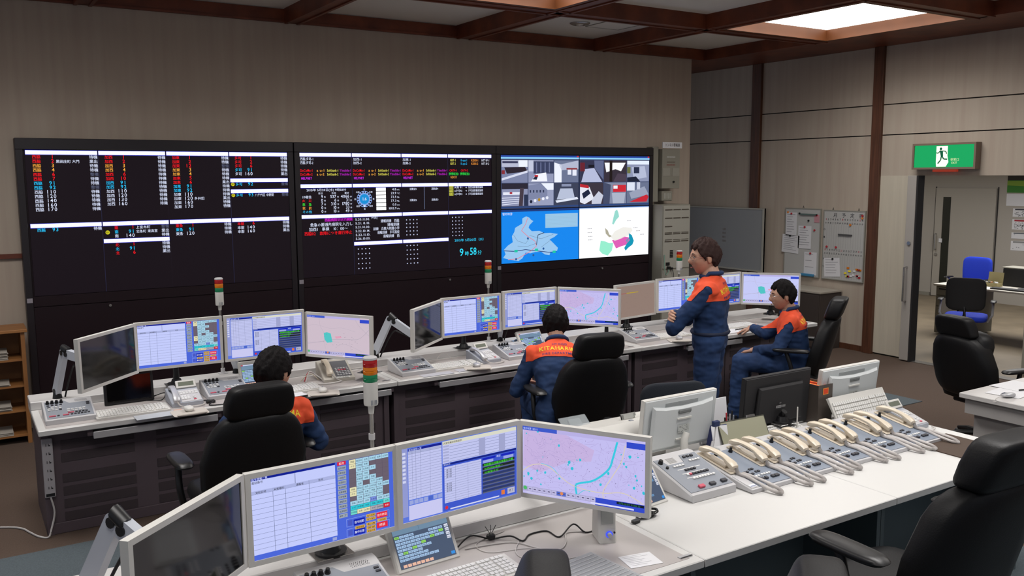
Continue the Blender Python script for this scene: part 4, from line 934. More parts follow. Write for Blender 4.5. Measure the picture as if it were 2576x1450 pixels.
def mouse(label, x, y, rz=0, m=MONW, z=Z, pad=True, cord=None):
    if pad:
        p = thing('mouse_pad', label.replace('mouse', 'wrist pad under the mouse', 1), 'mouse pad', (x, y, z), rz)
        b = B(); b.cush((0, -.01, .004), (.22, .19, .008), .35, 18, 4); b.cush((0, -.09, .012), (.19, .045, .022), .8, 16, 8); b.obj('pad', mat('pad_beige', '#bdb6ae', .7), p, smooth=50)
    t = thing('mouse', label, 'mouse', (x, y+.01, z+(.0085 if pad else 0)), rz)
    b = B(); b.cush((0, 0, .016), (.058, .105, .034), .8, 18, 10, fn=lambda p: Vector((p.x, p.y, max(p.z, -.014)*(1-.25*(p.y > 0)*abs(p.y)/.05)))); sh = b.obj('shell', m, t, smooth=60)
    b = B(); b.box(-.0008, .0008, .012, .05, .024, .0325); b.cyl((-.003, .03, .028), (.003, .03, .028), .008, n=10); b.obj('scroll_wheel', GREY, sh)
    if cord:
        b = B(); b.tube(spline([(0, .05, .01)]+[(a, c_, .002) for a, c_ in cord], 8), .002, 5); b.obj('cord', CORD, t, smooth=60)
    return t
def tablet(label, x, y, rz, w_, h_, tilt, cv, m=MONW, z=Z, title=None, depth=.03, stand=True):
    t = thing('touch_panel', label, 'touch panel', (x, y, z), rz)
    T = TR(0, 0, .0) @ RX(-tilt)
    b = B(); b.M = T; b.box(-w_/2, w_/2, 0, depth, .0, h_, .006); b.obj('housing', m, t)
    sp = B(); sp.M = T; sp.box(-w_/2+.017, w_/2-.017, -.001, .004, .017, h_-.028); s_ = sp.obj('screen', mat('dark_screen', '#0b0a0b', .08), t)
    if cv: cv.obj('screen_image', w_-.034, h_-.045, s_, T @ TR(0, -.0015, (h_-.011)/2))
    if title:
        c = CV(200, 14); c.text(title, 190, 12, 13, lin('#2a2a2c'), 1, al='r', fit=150 if len(title) > 6 else 70); c.obj('title_lettering', w_-.02, .014*(w_-.02)/.2, s_, T @ TR(0, -.001, h_-.014), PRINT)
    if stand:
        k_ = h_*.35*math.sin(tilt)+depth; b = B(); b.prism([(depth, 0), (h_*.55+depth, 0), (h_*.50+depth, .01), (k_, h_*.3)], -w_*.28, w_*.28, 'x'); b.obj('prop_stand', BLACK if m == BLACK else GREYL, t)
    return t
def scr_tab(k):
    c = CV(640, 520); c.rect(0, 0, 640, 520, lin('#4a5870'), 0); c.rect(0, 0, 640, 26, lin('#c8d0ec'), 1); c.rect(0, 0, 40, 26, lin('#c04858'), 2)
    c.rect(0, 30, 640, 130, lin('#6f8ba4' if k == 0 else '#3c5c98'), 1); c.rect(300, 30, 303, 130, lin('#50667c'), 2); c.text('デジタル無線', 440, 54, 20, lin('#e0e8f4'), 2)
    r_ = random.Random(k)
    for j in range(8):
        n_ = (4, 8, 9, 6, 7, 5, 6, 8)[j]
        for i in range(10):
            if i >= n_ and not (j < 3 and i > 6): continue
            x, y = 10+i*56, 145+j*38; cl = '#a8c8ec'
            if (i*7+j*3+k) % 11 == 0: cl = '#98e060'
            if k == 1: cl = '#6f9cc8'
            c.rect(x, y, x+50, y+28, lin(cl), 2); c.text(('西脇1', '加西2', '多可3')[(i+j) % 3], x+25, y+22, 17, lin('#283848'), 3, al='c', fit=36)
    for j in range(4): c.rect(588, 140+j*46, 632, 176+j*46, lin('#e4e8f8'), 2); c.text('終話', 610, 168+j*46, 20, lin('#303848'), 3, al='c')
    for i in range(7): c.rect(30+i*50, 478, 72+i*50, 512, lin('#e8b8a0'), 2)
    c.rect(585, 470, 630, 505, lin('#3890e0'), 2)
    return c
gc = None
op_console('operator console at the left end of the rear desk', .545, 6.09)
op_console('operator console beside the display phone on the left rear desk', 1.53, 6.16)
op_console('operator console just right of the nearest signal tower, rear desk', 2.93, 6.09)
op_console('operator console by the left elbow of the leaning man', 3.92, 6.15)
op_console('operator console right of the black headrest, third rear desk', 5.26, 6.14)
op_console('grey operator console at the bottom edge of the nearest desk', 1.10, 2.83, w_=.31, d=.29)
desk_phone('display phone with silver handset on the left rear desk', 1.24, 6.08)
desk_phone('display phone with silver handset before the leaning man', 3.60, 6.13, .12)
desk_phone('display phone cut off by the bottom edge of the picture', .84, 2.74, m=MONW)
keyboard('white keyboard on the left rear desk beside the small dark screen', .90, 5.99)
keyboard('white keyboard half hidden by the seated man at left', 1.93, 5.98)
keyboard('white keyboard on the middle rear desk', 3.29, 6.06)
keyboard('white keyboard with the mouse before the standing man', 5.60, 6.10)
keyboard('white keyboard in front of the man with glasses', 6.52, 6.12)
keyboard('white keyboard at the bottom edge of the nearest desk', 1.535, 2.745, rz=.03, w_=.44)
mouse('white mouse on the left rear desk under the coiled phone cord', 1.21, 5.80)
mouse('white mouse right of the seated man at left', 2.11, 5.80, -.3, cord=[(.02, .09), (.10, .14), (.2, .12), (.28, .20)])
mouse('grey mouse on the middle rear desk', 3.42, 5.92, -.4, m=SILV)
mouse('white mouse before the standing man', 5.54, 5.90, -.5, m=SILV)
mouse('white mouse at the bottom edge beside the near keyboard', 1.86, 2.65, -.2, pad=False, cord=[(.05, .12), (-.02, .2), (-.18, .22), (-.2, .32), (-.05, .40)])
T0, T1 = scr_tab(0), scr_tab(1)
tablet('touch panel with rows of small blue buttons on the nearest desk', 1.475, 2.93, .06, .28, .215, .55, T0, title='デジタル無線操作部')
tablet('touch panel with dark blue screen beside the grey phone console', 2.60, 2.93, .12, .24, .22, .62, T1, title='無線操作部')
tablet('touch panel half hidden by the head of the seated man', 1.80, 6.28, 0, .25, .19, .35, T0, z=Z)
tablet('tilted touch panel beyond the orange shoulder of the leaning man', 4.17, 6.20, .12, .27, .21, .6, T0)
tablet('tablet in a white frame behind the elbow of the standing man', 6.20, 6.22, -.5, .24, .2, .4, T1)
t = tablet('small switched off black screen on the left rear desk', .93, 6.26, .02, .31, .215, .12, None, m=BLACK)
b = B(); b.box(-.15, .15, .0, .028, .2145, .226, .002); b.M = Matrix(); o = b.obj('top_strip', MONW, t)
# grey wedge console next to the beige phones
t = thing('phone_console', 'large grey console with red key left of the beige phones', 'control console', (2.93, 3.03, Z), .0)
w_, d, hf, hb = .29, .33, .035, .125
b = B(); wedge(b, w_, d, hf, hb, .006); b.obj('housing', GREYL, t, smooth=30)
S, L_ = slope(d, hf, hb); h = L_/2
b = B(); b.M = S; b.prism([(-w_/2+.01, -h+.018), (w_/2-.012, -h+.018), (w_/2-.012, h-.02), (.03, h-.02), (.015, h-.075), (-.085, h-.075), (-.1, h-.02), (-w_/2+.01, h-.02)], 0, .003); b.obj('face_plate', GREY, t)
b = B(); b.M = S; b.cyl((-.115, h-.05, 0), (-.115, h-.05, .022), .013, .010, 14); b.obj('knob', BLACK, t, smooth=40)
b = B(); b.M = S; b.cyl((-.11, h-.095, .0), (-.11, h-.095, .012), .008, .007, 10); b.obj('knob', BLACK, t, smooth=40)
b = B(); b.M = S
def K(x, y, mi, w2=.013, h2=.011): b.box(x, x+w2, y, y+h2, .003, .010, mi=mi)
for k in range(3): K(.035+k*.024, h-.05, 2, .015, .013)
for k in range(4): K(.045+k*.018, h-.085, 0); K(-.075+k*.018, h-.105, 0)
for k in range(4): K(-.035+k*.018, h-.145, 2)
for k in range(8): K(-.055+k*.018, h-.18, 1 if k == 1 else (0 if k == 0 else 2)); K(-.045+k*.018, h-.215, 0)
for y in (h-.128, h-.163, h-.198): b.box(-.07, .075, y, y+.005, .003, .0038, mi=0)
tag(b.obj('keypad', [KEYW, KEYR, KEYD], t), kind='stuff')
for nm, x, y, m_ in (('red_key', -.05, -h+.03, KEYR), ('dark_key', .02, -h+.03, KEYD), ('dark_key', .095, -h+.032, KEYD)):
    b = B(); b.M = S; b.box(x-.017, x+.017, y, y+.02, .003, .014, .002); b.obj(nm, m_, t)
b = B(); b.M = S
for j in range(7): b.box(-.065+.0, -.015, h-.062+j*.006, h-.0605+j*.006, .0, .001)
tag(b.obj('speaker_slots', STG, t), kind='stuff')

# row of five two-handset phone units
def phone_unit(label, x):
    t = thing('two_handset_phone', label, 'telephone', (x, 2.80, Z), 0, None)
    w_, d, hf, hb = .303, .44, .018, .082
    b = B(); b.prism([(0, 0), (d, 0), (d, hb), (d-.06, hb), (0, hf)], -w_/2, w_/2, 'x', bev=.003); b.obj('housing', GREYL, t, smooth=30)
    a = math.atan2(hb-hf, d-.06); S = TR(0, 0, hf) @ RX(a)
    b = B(); b.M = S; b.box(-w_/2+.06, w_/2-.012, .012, .375, 0, .003); b.box(-w_/2+.008, -w_/2+.055, .012, .14, 0, .0025, mi=1); b.obj('face_plate', [mat('blue_grey_plate', '#7f8896', .5), GREYL], t)
    b = B(); b.lathe([(.035, 0), (.035, .003), (.03, .003)], 20, (0, d-.032, hb)); 
    for k in range(7): b.box(-.024, .024, d-.056+k*.007, d-.054+k*.007, hb+.003, hb+.004)
    b.obj('speaker_grille', mat('grille_grey', '#a2a3a3', .7), t)
    for kx in (-.050, .052):
        b = B(); b.M = S; b.cyl((kx, .345, .002), (kx, .345, .012), .011, .011, 12); b.cyl((kx, .345, .012), (kx, .345, .03), .008, .007, 12); b.obj('knob', BLACK, t, smooth=40)
    b = B(); b.M = S
    for (x0, n_, y, mi) in ((-.062, 2, .135, 2), (-.015, 2, .15, 2), (-.05, 2, .11, 2), (.0, 2, .12, 2), (-.055, 3, .082, 0), (.005, 4, .086, 0)):
        for k in range(n_): b.box(x0+k*.017, x0+k*.017+.012, y, y+.012, .003, .009, mi=mi)
    tag(b.obj('keypad', [KEYW, KEYR, KEYD], t), kind='stuff')
    for x0, w2 in ((-.035, .022), (-.005, .018), (.04, .018), (.062, .028)):
        b = B(); b.M = S; b.box(x0, x0+w2, .048, .066, .003, .013, .0015); b.obj('dark_key', KEYD, t)
    for sx in (-1, 1):
        hx = sx*.106
        b = B(); b.M = S; b.box(hx-.031, hx+.031, .155, .40, .001, .010, .004); b.box(hx-.02, hx+.02, .21, .335, .010, .022, .003); cr = b.obj('cradle', CREAM, t)
        b = B(); b.M = S @ TR(hx, .28, .012); handset(b, .235, .05); hs = b.obj('handset', CREAM, t, smooth=45)
        e = S @ Vector((hx+.004, .16, .03)); j = .01*((int(x*100)) % 3)
        b = B(); curly(b, [e, (hx+.004, .135, .052), (hx+.020, .09, .044), (hx+.026, .03, .030), (hx+.040, -.03-j, .014), (hx+.052, -.058-j, .011), (hx+.068, -.058-j, .012), (hx+.076, -.02-j, .020), (hx+.066, .04, .032), (hx+.045, .10, .042), (hx+.034, .14, .044)], .0082, 9)
        b.obj('curly_cord', mat('coil_cord', '#dad6d4', .5), hs, smooth=60)
    c = CV(60, 30); c.rect(0, 0, 60, 30, lin('#e4e6ec'), 0); c.rect(4, 16, 56, 26, lin('#8890a8'), 1); c.obj('name_label', .04, .022, t, S @ TR(-w_/2+.032, .03, .004) @ RX(-PI/2), PRINT)
    return t
for i, l in enumerate(('beige two handset phone unit next to the grey console', 'second beige phone unit from the grey console', 'middle one of the five beige phone units', 'fourth beige phone unit from the grey console', 'farthest beige phone unit beside the dark pad')):
    phone_unit(l, 3.262+i*.307)
# white office phone behind the last unit
t = desk_phone('white office phone partly behind the last beige unit', 4.74, 3.12, 0, m=MONW)
# cream phone in a wedge cradle beside the seated man
t = thing('desk_telephone', 'cream telephone in a wide wedge base right of the seated man', 'telephone', (2.36, 6.22, Z), -.12)
w_, d, hf, hb = .235, .27, .02, .11
b = B(); wedge(b, w_, d, hf, hb); b.obj('housing', mat('warm_grey_shell', '#b5b0a6', .5), t, smooth=30)
S, L_ = slope(d, hf, hb); h = L_/2
b = B(); b.M = S; b.box(-.02, .1, -h+.03, h-.015, 0, .003); b.obj('face_plate', mat('dark_key_plate', '#5c5d62', .5), t)
b = B(); b.M = S
for j in range(5):
    for k in range(5): b.box(-.008+k*.021, .007+k*.021, -h+.04+j*.022, -h+.05+j*.022, .003, .008, mi=1 if (j == 3 and 0 < k < 4) else 0)
tag(b.obj('keys', [GREYL, KEYR], t), kind='stuff')
b = B(); b.M = S @ TR(-.065, .01, 0); handset(b, .21, .05); b.obj('handset', CREAM, t, smooth=45)
b = B(); curly(b, [(-.06, -.1, .06), (-.02, -.15, .02), (-.0, -.17, .01), (-.1, -.2, .008), (-.2, -.17, .01)], .005); b.obj('curly_cord', CORD, t, smooth=60)
c = CV(100, 16); c.rect(0, 0, 100, 16, lin('#d8d8d4'), 0); c.text('北はりま消防', 50, 13, 11, lin('#404040'), 1, al='c', fit=84); c.obj('name_strip', .12, .019, t, S @ TR(.02, -h+.014, .004) @ RX(-PI/2), PRINT)

# papers, notebooks, pens
def sheet(label, x, y, w_, d, rz=0, z=Z, m=PAPER, h=.0015, name='paper_sheet', cat='paper', lines=0):
    t = thing(name, label, cat, (x, y, z), rz)
    b = B(); b.box(-w_/2, w_/2, -d/2, d/2, 0, h); s_ = b.obj('sheet', m, t)
    if lines:
        c = CV(100, 140); r_ = random.Random(int(x*37+y))
        for i in range(lines): c.rect(8, 10+i*126/lines, r_.uniform(50, 92), 11.5+i*126/lines, lin('#8b8b90'), 1)
        c.obj('print', w_*.95, d*.95, s_, TR(0, 0, h+.0004) @ RX(-PI/2), PRINT)
    return t
def pen(label, x, y, rz, z, m=BLACK):
    t = thing('pen', label, 'pen', (x, y, z+.005), rz); b = B(); b.cyl((-.06, 0, 0), (.06, 0, 0), .0045, n=8); b.cyl((.06, 0, 0), (.072, 0, 0), .0045, .001, n=8); b.obj('barrel', m, t, smooth=50)
    b = B(); b.box(-.06, -.02, -.001, .001, .0045, .007); b.obj('clip', STEEL, t); return t
sheet('sheet of grey print under the desk mat left of the near mouse', 2.19, 2.53, .14, .11, -.2, lines=7)
sheet('thin clear folder lying on the left rear desk mat', 1.04, 5.84, .30, .12, .02, lines=0, m=mat('pale_folder', '#b9bdc4', .3))
sheet('orange tinted slip beside the left mouse', 1.16, 5.855, .05, .10, .03, m=mat('orange_slip', '#cf9c82', .6), h=.003, z=Z+.0004)
sheet('large pale sheet on the middle rear desk by the console', 3.05, 5.90, .26, .09, 0, m=mat('pale_sheet', '#b4b4bc', .4))
sheet('second pale sheet before the keyboard on the middle rear desk', 3.33, 5.915, .20, .09, 0, m=MATS['pale_sheet'])
t = thing('clear_folder', 'clear ribbed plastic folder lying on the nearest desk mat', 'folder', (1.98, 2.53, Z), .12)
b = B(); b.box(-.11, .11, -.15, .15, 0, .004, .001); fo = b.obj('cover', mat('clear_film', '#c9cdd0', .15, alpha=.45), t)
b = B()
for k in range(12): b.box(-.1, .1, -.14+k*.024, -.136+k*.024, .004, .0055)
tag(b.obj('ribs', mat('rib_grey', '#b3b3b5', .4), fo), kind='stuff')
t = thing('notebook', 'closed white notebook with black spine by the seated man', 'notebook', (1.86, 5.855, Z), .04)
b = B(); b.box(-.13, .13, -.07, .07, 0, .008); b.obj('cover', PAPER, t); b = B(); b.box(-.13, .13, -.078, -.07, 0, .010, .001); b.obj('spine', BLACK, t)
t = thing('open_notebook', 'open white notebook with a pen before the man with glasses', 'notebook', (6.30, 5.98, Z), -.05)
for sx in (-1, 1):
    b = B(); b.prism([(0, 0), (sx*.135, 0), (sx*.135, .004), (sx*.03, .010), (0, .003)], -.1, .1, 'y'); b.obj('page_block', PAPER, t)
pen('black pen on the open notebook before the man with glasses', 6.38, 5.97, .1, Z+.008)
t = thing('loose_papers', 'loose printed papers behind the console on the third rear desk', 'papers', (5.42, 6.36, Z), .1)
for i, (dx, dy, a) in enumerate(((0, 0, 0), (.06, .01, -.2), (-.05, -.02, .15))):
    b = B(); b.M = TR(dx, dy, i*.001) @ RZ(a); b.box(-.13, .13, -.07, .07, 0, .001); b.obj('sheet', PAPER, t)
t = thing('binder_clip', 'silver binder clip standing on the papers of the third rear desk', 'clip', (5.38, 6.44, Z+.004), 0)
b = B(); b.prism([(-.012, 0), (.012, 0), (.002, .022), (-.002, .022)], -.016, .016, 'x'); b.obj('clip_body', BLACK, t)
b = B(); b.tube([(-.008, 0, .02), (-.008, 0, .045), (.008, 0, .045), (.008, 0, .02)], .0012, 5); b.obj('clip_wire', STEEL, t)
# cables
def cable(label, pts, m=CORD, r=.003, z=Z, name='cable'):
    t = thing(name, label, 'cable', (pts[0][0], pts[0][1], z)); o = Vector((pts[0][0], pts[0][1], 0))
    b = B(); b.tube(spline([Vector((p[0], p[1], (p[2] if len(p) > 2 else 0)+r))-o for p in pts], 6), r, 6); b.obj('lead', m, t, smooth=60); return t
cable('black cable looping across the nearest desk to the speaker', [(1.62, 3.00), (1.72, 3.05, .02), (1.80, 3.02), (1.87, 2.98, .01), (1.90, 2.93), (1.96, 2.97), (2.04, 2.96), (2.05, 2.88), (2.15, 2.92, .02), (2.17, 2.86), (2.24, 2.86)], BLACK, .0035)
cable('white cable curling beside the black one on the nearest desk', [(1.66, 2.99), (1.78, 2.97), (1.87, 2.93), (1.92, 2.82), (1.98, 2.78), (2.04, 2.82), (2.10, 2.90), (2.17, 2.87)], CORD, .0028)
cable('thin grey cable on the mat below the near map monitor', [(1.90, 2.95), (1.82, 2.86), (1.82, 2.78), (1.92, 2.70), (2.0, 2.68), (2.02, 2.60)], CORD, .002)
t = thing('cable_tie_bundle', 'black tied knot of cables on the nearest desk', 'cable', (1.80, 3.02, Z))
b = B(); b.cush((0, 0, .014), (.04, .03, .026), .8, 10, 6)
for a in (.3, 1.2, 2.2): b.tube([(0, 0, .02), (.03*math.cos(a), .02*math.sin(a), .055)], .0015, 5)
b.obj('knot', BLACK, t, smooth=50)
t = thing('coiled_cable', 'black coiled cable with plug under the corner of the map monitor', 'cable', (2.50, 2.86, Z))
b = B()
for k, (r_, dz) in enumerate(((.045, 0), (.04, .007), (.048, .013), (.036, .019))): b.tube([(r_*math.cos(i*PI/8)+.01*k, .6*r_*math.sin(i*PI/8), dz+.004) for i in range(17)], .0035, 5)
b.obj('coils', BLACK, t, smooth=60); b = B(); b.box(-.10, -.06, -.04, -.02, 0, .015, .003); b.tube([(-.06, -.03, .008), (-.02, -.01, .008)], .003, 5); b.obj('plug', BLACK, t)
cable('black cable beside the display phone, left rear desk', [(1.36, 6.05), (1.40, 5.96, .012), (1.36, 5.90), (1.44, 5.87), (1.52, 5.84)], BLACK, .004)
t = thing('headset_plug', 'black cable plug next to the left rear display phone', 'plug', (1.385, 5.97, Z)); b = B(); b.box(-.03, .03, -.014, .014, 0, .02, .005); b.obj('plug_body', BLACK, t)
cable('tangled cable behind the small dark screen, left rear desk', [(1.10, 6.36), (1.16, 6.30, .03), (1.12, 6.22), (1.02, 6.30), (1.14, 6.40)], BLACK, .003)
cable('white cable loop behind the cream phone, left rear desk', [(2.46, 6.4), (2.58, 6.34, .02), (2.66, 6.42), (2.7, 6.36)], CORD, .004)
cable('thin white wires behind the keyboard, middle rear desk', [(3.0, 6.32), (3.12, 6.38, .04), (3.22, 6.30), (3.34, 6.36, .05), (3.42, 6.30)], CORD, .002)
cable('grey wires behind the keyboard of the man with glasses', [(6.4, 6.3), (6.55, 6.28, .02), (6.7, 6.3), (6.85, 6.22), (7.0, 6.1)], CORD, .003)
t = thing('wire_tangle', 'red and white wires piled beside the cream phone', 'wires', (2.12, 6.22, Z))
for k, (m_, q) in enumerate(((REDINK, [(0, 0, 0), (.05, .04, .06), (.12, .06, .02)]), (CORD, [(0, -.03, 0), (.04, .0, .07), (.10, -.02, .03), (.13, -.08, 0)]), (CREAM, [(-.02, .03, 0), (.05, .01, .05), (.11, .0, .0)]))):
    b = B(); b.tube(spline(q, 6), .004, 6); b.obj('wire', m_, t, smooth=60)
# speaker under the near map monitor
t = thing('desktop_speaker', 'small white speaker with a blue ringed knob below the map monitor', 'speaker', (2.20, 2.77, Z), -.38)
b = B(); b.prism([(-.05, 0), (.06, 0), (.05, .20), (-.03, .20)], -.038, .038, 'x', bev=.006); b.obj('cabinet', MONW, t)
b = B(); b.M = RX(-.1); b.box(-.028, .028, -.052, -.046, .075, .185, .003); b.obj('speaker_grille', mat('grille_pale', '#a8aaa6', .8), t)
b = B(); b.cyl((.006, -.047, .038), (.006, -.062, .037), .010, .009, 14); b.obj('volume_knob', SILV, t, smooth=40)
b = B(); b.cyl((.006, -.047, .038), (.006, -.050, .038), .0145, n=18); b.obj('blue_ring', mat('blue_led', '#3048e0', .3, emit=1.0), t, smooth=40)
b = B(); b.cyl((.028, -.047, .045), (.028, -.052, .045), .004, n=8); b.obj('jack', BLACK, t)
# printer behind the near map monitor
t = thing('printer', 'white printer with raised paper support behind the near map monitor', 'printer', (2.98, 3.62, Z), 0)
b = B(); b.prism([(-.13, 0), (.16, 0), (.16, .15), (-.06, .19), (-.13, .14)], -.24, .22, 'x', bev=.01); b.obj('printer_body', MONW, t)
b = B(); b.M = TR(.08, .0, .085) @ RX(-.35); b.box(-.05, -.035, -.008, .0, 0, .12); b.box(.035, .05, -.008, .0, 0, .12); b.box(-.05, .05, -.008, 0, .095, .125); b.box(-.05, .05, -.008, 0, 0, .02); b.obj('paper_support', mat('support_grey', '#a5a6a2', .5), t)
b = B(); b.cyl((.12, .05, .16), (.2, .05, .16), .035, n=16); b.obj('roll', MONW, t, smooth=40)
b = B(); b.box(.03, .05, -.05, -.03, .185, .19); b.obj('button', GREY, t)
b = B(); b.M = TR(-.21, .04, .10) @ RX(-.9) @ RZ(0.0); b.box(-.09, .09, -.004, .0, 0, .16, .003); b.box(-.04, .04, -.008, -.004, .05, .14, .002); b.obj('clear_tray', CLEAR, t)
# ---- far side of the white desk : monitors seen from behind and small things
monitor('white monitor seen from behind, left of the clipboard', 3.24, 3.47, .885, 180, 6, None, W=.52, Hh=.30, stand=(0.02, -.0+.09), back=True)
monitor('white monitor seen from behind at the far right end', 4.66, 3.47, .875, 180, 6, None, W=.55, Hh=.30, stand=(0, .09), back=True)
t = monitor('large black monitor seen from behind, right of the clipboard', 4.04, 3.50, .88, 180, 4, None, W=.56, Hh=.33, stand=(0, .07), m=BLACKM)
c = CV(90, 50); c.rect(6, 26, 50, 40, lin('#c8c8c8'), 0); c.rect(8, 28, 48, 38, lin('#303030'), 1); c.text('FUJITSU', 10, 37, 9, lin('#d0d0d0'), 2, fit=36); c.text('L22', 30, 14, 10, lin('#989898'), 1); c.rect(56, 26, 84, 40, lin('#7a7a7a'), 0)
c.obj('rear_label', .09, .05, t, RX(-rad(4)) @ TR(.02, .065, .17) @ RZ(PI), PRINT)
keyboard('white keyboard tilted up against the farthest white monitor', 4.61, 3.32, 0, .52, .19, tilt=1.0, z=Z+.05)
keyboard('white keyboard glimpsed behind the phones and black monitor', 3.96, 3.35, 0, .40, .12, tilt=.12)
t = thing('video_plug', 'blue plug and grey lead hanging behind the white monitor', 'cable', (3.40, 3.33, Z))
b = B(); b.box(-.022, .022, -.01, .012, .155, .185, .003); b.obj('plug_body', mat('blue_plug', '#1c2c58', .5), t)
b = B(); b.tube(spline([(0, 0, .155), (-.02, -.01, .09), (-.05, -.02, .04), (-.08, .0, .006)], 6), .004, 6); b.tube([(-.03, -.013, .08), (-.05, -.02, .045)], .009, 8); b.obj('lead', GREYL, t, smooth=60)
t = thing('document_holder', 'tall white document board behind the desk calendar', 'document holder', (3.58, 3.50, Z))
b = B(); b.M = RX(-.12); b.box(-.13, .10, 0, .006, 0, .24, .002); b.obj('board', PAPER, t)
b = B(); b.M = RX(-.12); b.box(-.12, .09, -.012, .0, 0, .05, .002); b.obj('ledge', PAPER, t)
t = thing('desk_calendar', 'small desk calendar with navy side and ring binding', 'calendar', (3.47, 3.38, Z), -.25)
b = B(); b.prism([(-.045, 0), (.045, 0), (.003, .14), (-.003, .14)], -.05, .05, 'x'); b.obj('stand', mat('navy_card', '#2a3260', .7), t)
b = B(); b.M = TR(0, -.046, .002) @ RX(-.305); b.box(-.049, .049, -.002, 0, .0, .142); b.obj('page', PAPER, t)
b = B()
for k in range(4): b.tube([(-.03+k*.014, .006*math.cos(a), .14+.006*math.sin(a)) for a in [i*PI/4 for i in range(8)]], .0012, 4)
tag(b.obj('ring_binding', BLACK, t), kind='stuff')
t = thing('clipboard', 'dark framed clipboard board leaning back beside the calendar', 'clipboard', (3.63, 3.30, Z), -.06)
b = B(); b.M = RX(-.45); b.box(-.175, .175, 0, .006, 0, .17, .002); b.obj('frame', mat('frame_dark', '#3b3a33', .4), t)
b = B(); b.M = RX(-.45); b.box(-.168, .168, -.001, .001, .006, .163); b.obj('board', mat('board_olive', '#9c9b86', .35), t)
b = B(); b.M = RX(-.45); b.box(.05, .11, .0, .012, .168, .182, .002); b.obj('clip', STEEL, t)
t = thing('pen_holder', 'clear pen holder full of pens behind the clipboard', 'pen holder', (3.62, 3.44, Z))
b = B(); b.box(-.05, .05, -.03, .03, 0, .11, .002); b.obj('cup', CLEAR, t)
for i, (dx, dy, h_) in enumerate(((-.03, 0, .15), (-.01, .01, .17), (.01, -.01, .16), (.025, .01, .175), (.0, .0, .165), (.038, 0, .15))):
    b = B(); b.cyl((dx, dy, .01), (dx*1.3, dy*1.5, h_), .0045, n=6); b.obj('pen', (BLACK, REDINK, GREY, BLACK, SILV, BLACK)[i], t)
t = thing('router', 'small device with one upright white antenna behind the phones', 'router', (3.98, 3.27, Z))
b = B(); b.box(-.05, .03, -.03, .03, 0, .02, .003); b.obj('case', MONW, t); b = B(); b.cyl((.0, 0, .02), (.0, 0, .19), .0045, .0035, 8); b.obj('antenna', MONW, t, smooth=50)
t = thing('file_box', 'dark file box with orange folders and an orange label', 'file box', (4.385, 3.52, Z))
fb = mat('smoked_plastic', '#4f4742', .35)
b = B()
for q in ((-.065, .065, -.12, -.114, 0, .24), (-.065, .065, .114, .12, 0, .24), (-.065, -.06, -.114, .114, 0, .24), (.06, .065, -.114, .114, 0, .24), (-.06, .06, -.114, .114, 0, .005)): b.box(*q)
b.obj('case', fb, t)
for k in range(5):
    b = B(); b.M = TR(-.045+k*.022, 0, 0) @ RY(.03*(k-2)); b.box(-.006, .006, -.108, .108, .006, .226+.006*(k % 2)); b.obj('folder', ORNG if k % 2 else mat('amber_card', '#e39a2a', .7), t)
c = CV(60, 50); c.rect(0, 0, 60, 50, lin('#d98a3a'), 0); c.rect(8, 6, 54, 44, lin('#d8431e'), 1); c.obj('label', .05, .04, t, TR(.0, -.1215, .20), PRINT)
